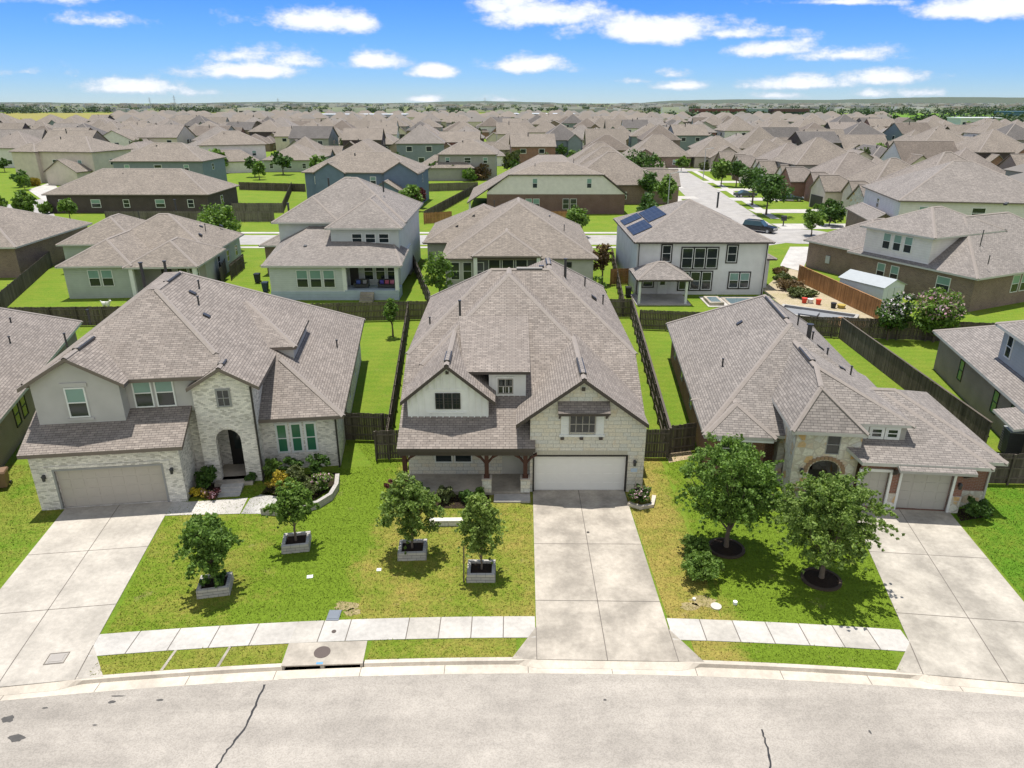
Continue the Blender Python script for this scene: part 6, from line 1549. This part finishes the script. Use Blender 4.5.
tree('small tree at the far left yard before the cream house',25,190,3.5,1.7,GREENY,234,1.1,.2); tree('orange flowering bush below the cream house',35,186,2.0,1.5,GOLD,235,1.0,.05)
# small trees among the far houses
protos=[make_tree('far_tree','far tree',(0,0,-500),6.5,1.2,2.8,2.8,300+i,34,22,.5,.95,[DEEP,OAK_D,OLIVE][i],'tree',None,trunk_r=.16,limbs=3) for i in range(3)]
q=random.Random(3)
for i in range(240):
    yy=q.uniform(180,560)**1.0; xx=q.uniform(-.75,.75)*yy
    px=512+CF*xx/(yy*math.cos(CP)+CH*math.sin(CP))
    if 40<px<240 and yy<215 or (24<xx<66 and yy<240): continue
    if min(((xx-s[1])**2+(yy-s[0])**2 for s in slots),default=1e9)<81 or any((xx-h[0])**2+(yy-h[1])**2<(h[2]+1)**2 for h in HOUSES): continue
    o=dup(protos[i%3]); o.location=(xx,yy,0); s=q.uniform(.6,1.15); o.scale=(s,s,s*q.uniform(.9,1.2)); o.rotation_euler=(0,0,q.uniform(0,6))
    o['label']='small dark green tree showing between far rooftops'; o['group']='small trees between the far rooftops'
for p_ in protos:
    for c in list(p_.children): bpy.data.objects.remove(c)
    bpy.data.objects.remove(p_)
# woods towards the horizon: one mass
rng=np.random.default_rng(77); cs=[];rs=[]
def wood(n,x0,x1,y0,y1,h=7):
    for _ in range(n):
        x_=rng.uniform(x0,x1); y_=rng.uniform(y0,y1); cs.append((x_,y_,h*rng.uniform(.3,.6))); rs.append(h*rng.uniform(.6,1.1))
wood(260,-2600,-500,1480,1900,11); wood(130,-700,-250,1500,2100,9); wood(120,-250,500,1500,2200,9); wood(420,350,2400,1350,2000,11); wood(60,390,520,600,700,7); wood(90,340,760,700,820,8); wood(160,500,1500,1150,1350,10); wood(100,-1300,-900,1400,1500,12); wood(500,-4500,4500,2300,4500,13); wood(40,-120,-60,900,960,8); wood(60,100,400,900,1100,8)
V=leaf_cloud(cs,rs,46,1.9,rng,.6,.7); tag(quads('distant_woods',V,[leafmat('leaf_far',(.03,.06,.02),(.07,.11,.03),.1)]),'dark band of distant woods along the horizon','woods',kind='stuff')
# ================================================================== vehicles and street things
def car(label,c,rot,col,suv=True,name='parked_car'):
    t=thing(name,label,'car',(c[0],c[1],.03),rot); L=5.2 if suv else 4.7; w_=1.95; H=1.85 if suv else 1.45
    prof=[(-L/2,.35),(-L/2,1.0),(-L/2+.15,1.08),(L/2-1.35,1.08),(L/2-.1,.92),(L/2,.75),(L/2,.35)] if suv else [(-L/2,.3),(-L/2,.85),(-L/2+.9,.92),(L/2-1.2,.9),(L/2-.1,.72),(L/2,.6),(L/2,.3)]
    m=MB(); n=len(prof)
    for s in (-1,1):
        P=[(x,s*w_/2*(.97 if z>.9 else 1),z) for x,z in prof]; m.face(P if s<0 else P[::-1])
    for i in range(n):
        a,b=prof[i],prof[(i+1)%n]; f=lambda z:w_/2*(.97 if z>.9 else 1)
        m.face([(a[0],f(a[1]),a[1]),(b[0],f(b[1]),b[1]),(b[0],-f(b[1]),b[1]),(a[0],-f(a[1]),a[1])])
    z0=1.07 if suv else .9; x0,x1=(-L/2+.1,L/2-1.55) if suv else (-L/2+.8,L/2-1.5); r0,r1=(x0+.25,x1-.75) if suv else (x0+.7,x1-.9)
    m.hexa([(r0,-w_*.38,H-.05),(r1,-w_*.38,H-.05),(r1,w_*.38,H-.05),(r0,w_*.38,H-.05)],[(r0+.1,-w_*.35,H),(r1-.1,-w_*.35,H),(r1-.1,w_*.35,H),(r0+.1,w_*.35,H)])
    for xx in (x0+.05,(r0+r1)/2): pass
    cp=NT('car_paint_'+str(col)); cp.fin(col,.25,.6); m.build('body',cp.m,t)
    m=MB(); m.hexa([(x0,-w_*.47,z0),(x1,-w_*.47,z0),(x1,w_*.47,z0),(x0,w_*.47,z0)],[(r0,-w_*.385,H-.05),(r1,-w_*.385,H-.05),(r1,w_*.385,H-.05),(r0,w_*.385,H-.05)]); m.build('cabin_glass',glassmat('car_glass',(.05,.09,.10),.06),t)
    for sx in (-1,1):
        for sy in (-1,1):
            m=MB(); x=sx*L*.31; m.tube((x,sy*(w_/2-.2),.36),(x,sy*(w_/2+.02),.36),.36,n=16); wh=m.build('wheel',METAL_D,t)
            m=MB(); m.tube((x,sy*(w_/2+.02),.36),(x,sy*(w_/2+.035),.36),.22,n=12); m.build('rim',METAL_G,wh)
    for sy in (-1,1):
        m=MB(); m.box(L/2-.04,L/2+.02,sy*w_*.4-.2,sy*w_*.4+.2,.68,.85); m.build('headlight',plain('lamp_clear',(.7,.72,.74),.2,.6),t)
        m=MB(); m.box(-L/2-.02,-L/2+.03,sy*w_*.42-.12,sy*w_*.42+.12,.75,1.0); m.build('tail_light',plain('lamp_red',(.3,.02,.02),.3,.5),t)
    m=MB(); m.box(L/2-.03,L/2+.02,-.5,.5,.5,.82); m.build('grille',METAL_G,t)
    for s in (-1,1): m=MB(); m.box(x1-.35,x1-.15,s*w_*.5,s*(w_*.5+.2),z0,z0+.18); m.build('mirror',cp.m,t)
    return t
car('black SUV parked at the bend right of the white stucco house',G(759,232),-38,(.012,.014,.02)); car('blue sedan mostly hidden behind the young tree on the back street',(8.2,110.5),3,(.10,.17,.23),False); car('pale blue grey pickup shaped car in a driveway left of the side street',(36.5,181),-4,(.32,.38,.42)); car('dark green car in a driveway right of the side street',G(791,201),-12,(.02,.04,.045),False); car('dark sedan on the lawn edge right of the side street',G(745,197),10,(.03,.05,.045),False)
def lamp(label,px,py,h,):
    c=G(px,py); t=thing('street_lamp',label,'street lamp',(c[0],c[1],0)); m=MB(); m.tube((0,0,0),(0,0,h),.11,.07,8); m.build('pole',METAL_G,t); m=MB(); m.tube((0,0,h-.1),(1.6,0,h+.15),.05,n=6); m.build('arm',METAL_G,t); m=MB(); m.box(1.3,2.1,-.16,.16,h+.08,h+.24); m.build('lamp_head',METAL_G,t)
lamp('pale street pole on the left side of the side street',667,215,7.5); lamp('thin pole at the far street corner',703,180,8.0)
def mailbox(label,px,py):
    c=G(px,py); t=thing('mailbox',label,'mailbox',(c[0],c[1],0)); m=MB(); m.box(-.08,.08,-.08,.08,0,.9); m.build('post',METAL_D,t); m=MB(); m.box(-.4,.4,-.25,.25,.9,1.5); m.tube((-.4,0,1.5),(.4,0,1.5),.25,n=10); m.build('box',METAL_D,t)
mailbox('dark mailbox post on the lawn behind the black SUV',783,226)
def meter(label,px,py):
    c=G(px,py); o=MB(); o.box(-.4,.4,-.3,.3,0,1.0); o.box(-.43,.43,-.33,.33,1.0,1.06); b=o.build('utility_box',plain('utility_green',(.06,.10,.07),.6)); b.location=(c[0],c[1],0); tag(b,label,'utility box')
meter('dark utility box on the small lawn at the back street',401,238)
# short grass blades over the front lawns (nobody could count them)
rg=np.random.default_rng(5)
for li,(pts,mat,nm) in enumerate(LAWNS):
    P=np.array([(p[0],p[1]) for p in pts]); 
    lo,hi=P.min(0),P.max(0); lo=np.maximum(lo,[-30,-50]); hi=np.minimum(hi,[34,60])
    n=int((hi[0]-lo[0])*(hi[1]-lo[1])*190)
    if n<=0: continue
    q=lo+rg.random((n,2))*(hi-lo); inside=np.zeros(n,bool); j=len(P)-1
    for k in range(len(P)):
        a,b=P[k],P[j]; c=(a[1]>q[:,1])!=(b[1]>q[:,1]); dy=(b[1]-a[1]) or 1e-9
        inside^=c&(q[:,0]<(b[0]-a[0])*(q[:,1]-a[1])/dy+a[0]); j=k
    q=q[inside]; n=len(q)
    if n<10: continue
    th=rg.random(n)*6.283; h=.025+.05*rg.random(n)**2; w_=.012+.014*rg.random(n); ln=rg.normal(size=(n,2))*.035
    dx,dy=np.cos(th)*w_,np.sin(th)*w_; z0=np.full(n,.005)
    A=np.stack([q[:,0]-dx,q[:,1]-dy,z0],1); B=np.stack([q[:,0]+dx,q[:,1]+dy,z0],1); C_=np.stack([q[:,0]+ln[:,0]+dx*.2,q[:,1]+ln[:,1]+dy*.2,h],1); D=np.stack([q[:,0]+ln[:,0]-dx*.2,q[:,1]+ln[:,1]-dy*.2,h],1)
    V=np.stack([A,B,C_,D],1).reshape(-1,3)
    tag(quads('grass_blades',V,[mat]),'short mown grass blades on the front lawns','grass',kind='stuff')
# haze: even thin air round everything
if HAZE>0:
    m=MB(); m.box(-9000,9000,-300,9000,-3,90); hz=m.build('haze',[])
    hm=bpy.data.materials.new('haze_air'); hm.use_nodes=True; nt_=hm.node_tree; nt_.nodes.clear(); out=nt_.nodes.new('ShaderNodeOutputMaterial'); pv=nt_.nodes.new('ShaderNodeVolumePrincipled'); pv.inputs['Density'].default_value=HAZE; pv.inputs['Color'].default_value=(.80,.90,1.0,1); pv.inputs['Anisotropy'].default_value=.2
    nt_.links.new(pv.outputs[0],out.inputs['Volume']); hz.data.materials.append(hm); hz['kind']='stuff'; hz['label']='thin pale blue haze over the whole scene'
# ================================================================== world, light, camera
import os
cam=bpy.data.cameras.new('camera'); co=bpy.data.objects.new('camera',cam); COL.objects.link(co)
co.location=(0,0,CH); co.rotation_euler=(R(90)-CP,0,0)
cam.sensor_fit='HORIZONTAL'; cam.sensor_width=36; cam.lens=CF/1024*36; cam.clip_end=40000; cam.clip_start=.1
S.camera=co
EL,AZ=R(77),math.atan2(-.30,1)       # sun beyond the houses, slightly to the left
sd=Vector((math.sin(AZ)*math.cos(EL),math.cos(AZ)*math.cos(EL),math.sin(EL)))
sl=bpy.data.lights.new('sun','SUN'); so=bpy.data.objects.new('sun',sl); COL.objects.link(so)
sl.energy=SUN_E; sl.angle=R(.5); sl.color=(1,.965,.90); so.rotation_euler=(-sd).to_track_quat('-Z','Y').to_euler(); so.location=(0,60,80)
W=bpy.data.worlds.new('World'); S.world=W; W.use_nodes=True; nt=W.node_tree; W.cycles.sampling_method='MANUAL'; W.cycles.sample_map_resolution=256
bg=nt.nodes['Background']; bg.inputs[1].default_value=SKY_S
def wn(typ,**kw):
    x=nt.nodes.new(typ)
    for k,v in kw.items(): setattr(x,k,v)
    return x
def wl(a,b): nt.links.new(a,b)
def wm(op,a,b=0.0,clamp=False):
    x=wn('ShaderNodeMath',operation=op,use_clamp=clamp)
    for i,v in ((0,a),(1,b)):
        if isinstance(v,bpy.types.NodeSocket): wl(v,x.inputs[i])
        else: x.inputs[i].default_value=v
    return x.outputs[0]
sky=wn('ShaderNodeTexSky',sky_type='NISHITA'); sky.sun_disc=False; sky.sun_elevation=EL; sky.sun_rotation=AZ; sky.air_density=SKY_AIR; sky.dust_density=SKY_DUST; sky.ozone_density=SKY_OZ
hs=wn('ShaderNodeHueSaturation'); hs.inputs['Saturation'].default_value=SKY_SAT; tm=wn('ShaderNodeMix',data_type='RGBA',blend_type='MULTIPLY'); tm.inputs[0].default_value=1; wl(sky.outputs[0],tm.inputs[6]); rp=wn('ShaderNodeValToRGB'); tcz=wn('ShaderNodeTexCoord'); sz=wn('ShaderNodeSeparateXYZ'); wl(tcz.outputs['Generated'],sz.inputs[0]); wl(sz.outputs[2],rp.inputs[0])
es=rp.color_ramp.elements
while len(es)<len(SKY_RAMP): es.new(.5)
for e_,(p_,c_) in zip(es,SKY_RAMP): e_.position=p_; e_.color=c_+(1,)
bk=wn('ShaderNodeMapRange',interpolation_type='SMOOTHSTEP'); wl(sz.outputs[1],bk.inputs[0]); bk.inputs[1].default_value=-.25; bk.inputs[2].default_value=.45
mb_=wn('ShaderNodeMix',data_type='RGBA'); wl(bk.outputs[0],mb_.inputs[0]); mb_.inputs[6].default_value=(.95,.94,.90,1); wl(rp.outputs[0],mb_.inputs[7]); wl(mb_.outputs[2],tm.inputs[7]); wl(tm.outputs[2],hs.inputs['Color'])
tc=wn('ShaderNodeTexCoord'); sp=wn('ShaderNodeSeparateXYZ'); wl(tc.outputs['Generated'],sp.inputs[0])
yy=wm('MAXIMUM',sp.outputs[1],.02); az=wm('DIVIDE',sp.outputs[0],yy); el=wm('DIVIDE',sp.outputs[2],yy)
cb=wn('ShaderNodeCombineXYZ'); wl(az,cb.inputs[0]); wl(wm('MULTIPLY',el,1.9),cb.inputs[1])
def wnoise(scale,det,rough,vec=cb.outputs[0],off=None):
    x=wn('ShaderNodeTexNoise'); x.inputs['Scale'].default_value=scale; x.inputs['Detail'].default_value=det; x.inputs['Roughness'].default_value=rough
    wl(vec,x.inputs['Vector']); return x.outputs[0]
n1=wnoise(11,6,.62); n2=wnoise(24,8,.68)
nz=wm('ADD',wm('MULTIPLY',wm('SUBTRACT',n1,.5),3.2),wm('MULTIPLY',wm('SUBTRACT',n2,.5),1.7))
# clouds: (centre px, centre py, half width, half height, strength) surveyed as directions
CL=[(95,18,44,8,.55),(60,-6,60,12,.6),(132,86,36,10,1.0),(20,71,40,5,.35),(240,52,30,12,.7),(247,70,52,9,.9),(315,18,60,13,.75),(360,20,22,11,.9),(300,60,40,9,.7),(372,60,32,10,1.0),(434,70,19,8,1.0),(510,-4,30,18,.9),(525,64,36,10,1.0),(536,12,56,16,1.1),(495,5,25,12,.9),
(655,28,82,15,1.1),(720,32,60,8,.8),(780,48,50,9,.9),(845,53,52,9,1.0),(800,83,45,8,1.0),(680,84,25,7,.9),(672,74,16,6,.7),(640,80,18,4,.5),(890,77,40,8,.75),(975,8,46,13,1.1),(1020,2,30,14,1.0),(870,93,20,5,.6),(930,92,25,5,.6),(420,99,18,4,.7),(510,99,20,4,.5),(840,1,60,5,.7),(200,92,25,4,.4),(780,95,30,4,.5)]
den=None; low=None
for px,py,rx,ry,st in CL:
    def dirof(x,y):
        d=ray(x,y); return d[0]/d[1],d[2]/d[1]
    ca,ce=dirof(px,py); ra=dirof(px+rx,py)[0]-ca; re=dirof(px,py-ry)[1]-ce
    a=wm('MULTIPLY',wm('SUBTRACT',az,ca),1/ra); e=wm('MULTIPLY',wm('SUBTRACT',el,ce-re*.25),1/re)
    # flat underside: squeeze the lower half
    e2=wm('MULTIPLY',e,1.0); ng=wm('MULTIPLY',wm('MINIMUM',e,0.0),.7); e3=wm('ADD',e2,ng)
    d=wm('SQRT',wm('ADD',wm('MULTIPLY',a,a),wm('MULTIPLY',e3,e3)))
    k=wm('MULTIPLY',wm('SUBTRACT',1.55,d),st)
    den=k if den is None else wm('MAXIMUM',den,k)
dd=wm('ADD',den,nz)
alpha=wn('ShaderNodeMapRange',interpolation_type='SMOOTHSTEP'); wl(dd,alpha.inputs[0]); alpha.inputs[1].default_value=.05; alpha.inputs[2].default_value=.95
front=wm('GREATER_THAN',sp.outputs[1],.03)
al=wm('MULTIPLY',wm('MULTIPLY',alpha.outputs[0],front),.93)
mx=wn('ShaderNodeMix',data_type='RGBA'); wl(al,mx.inputs[0]); wl(hs.outputs[0],mx.inputs[6])
shade=wn('ShaderNodeMix',data_type='RGBA'); wl(wm('MULTIPLY',wm('SUBTRACT',dd,.35),.75,True),shade.inputs[0]); shade.inputs[6].default_value=CLOUD_A; shade.inputs[7].default_value=CLOUD_B
wl(shade.outputs[2],mx.inputs[7]); # broken white cloud added unseen behind the camera to brighten the house fronts
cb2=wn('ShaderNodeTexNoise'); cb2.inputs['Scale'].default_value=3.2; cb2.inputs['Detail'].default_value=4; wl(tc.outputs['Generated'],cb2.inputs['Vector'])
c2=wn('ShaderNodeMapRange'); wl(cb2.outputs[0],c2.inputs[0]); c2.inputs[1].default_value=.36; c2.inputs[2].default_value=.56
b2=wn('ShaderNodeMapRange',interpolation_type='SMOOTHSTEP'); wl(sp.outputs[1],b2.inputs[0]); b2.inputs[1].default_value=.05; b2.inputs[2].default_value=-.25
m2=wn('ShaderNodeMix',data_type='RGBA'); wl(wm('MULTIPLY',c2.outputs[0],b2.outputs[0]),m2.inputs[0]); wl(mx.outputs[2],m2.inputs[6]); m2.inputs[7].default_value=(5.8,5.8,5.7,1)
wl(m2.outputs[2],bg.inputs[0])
S.view_settings.view_transform='Standard'; S.view_settings.look='None'; S.view_settings.exposure=EXPO; S.view_settings.gamma=1; S.view_settings.use_curve_mapping=False
S.cycles.max_bounces=6; S.cycles.diffuse_bounces=3; S.cycles.glossy_bounces=2; S.cycles.transmission_bounces=2; S.cycles.transparent_max_bounces=4
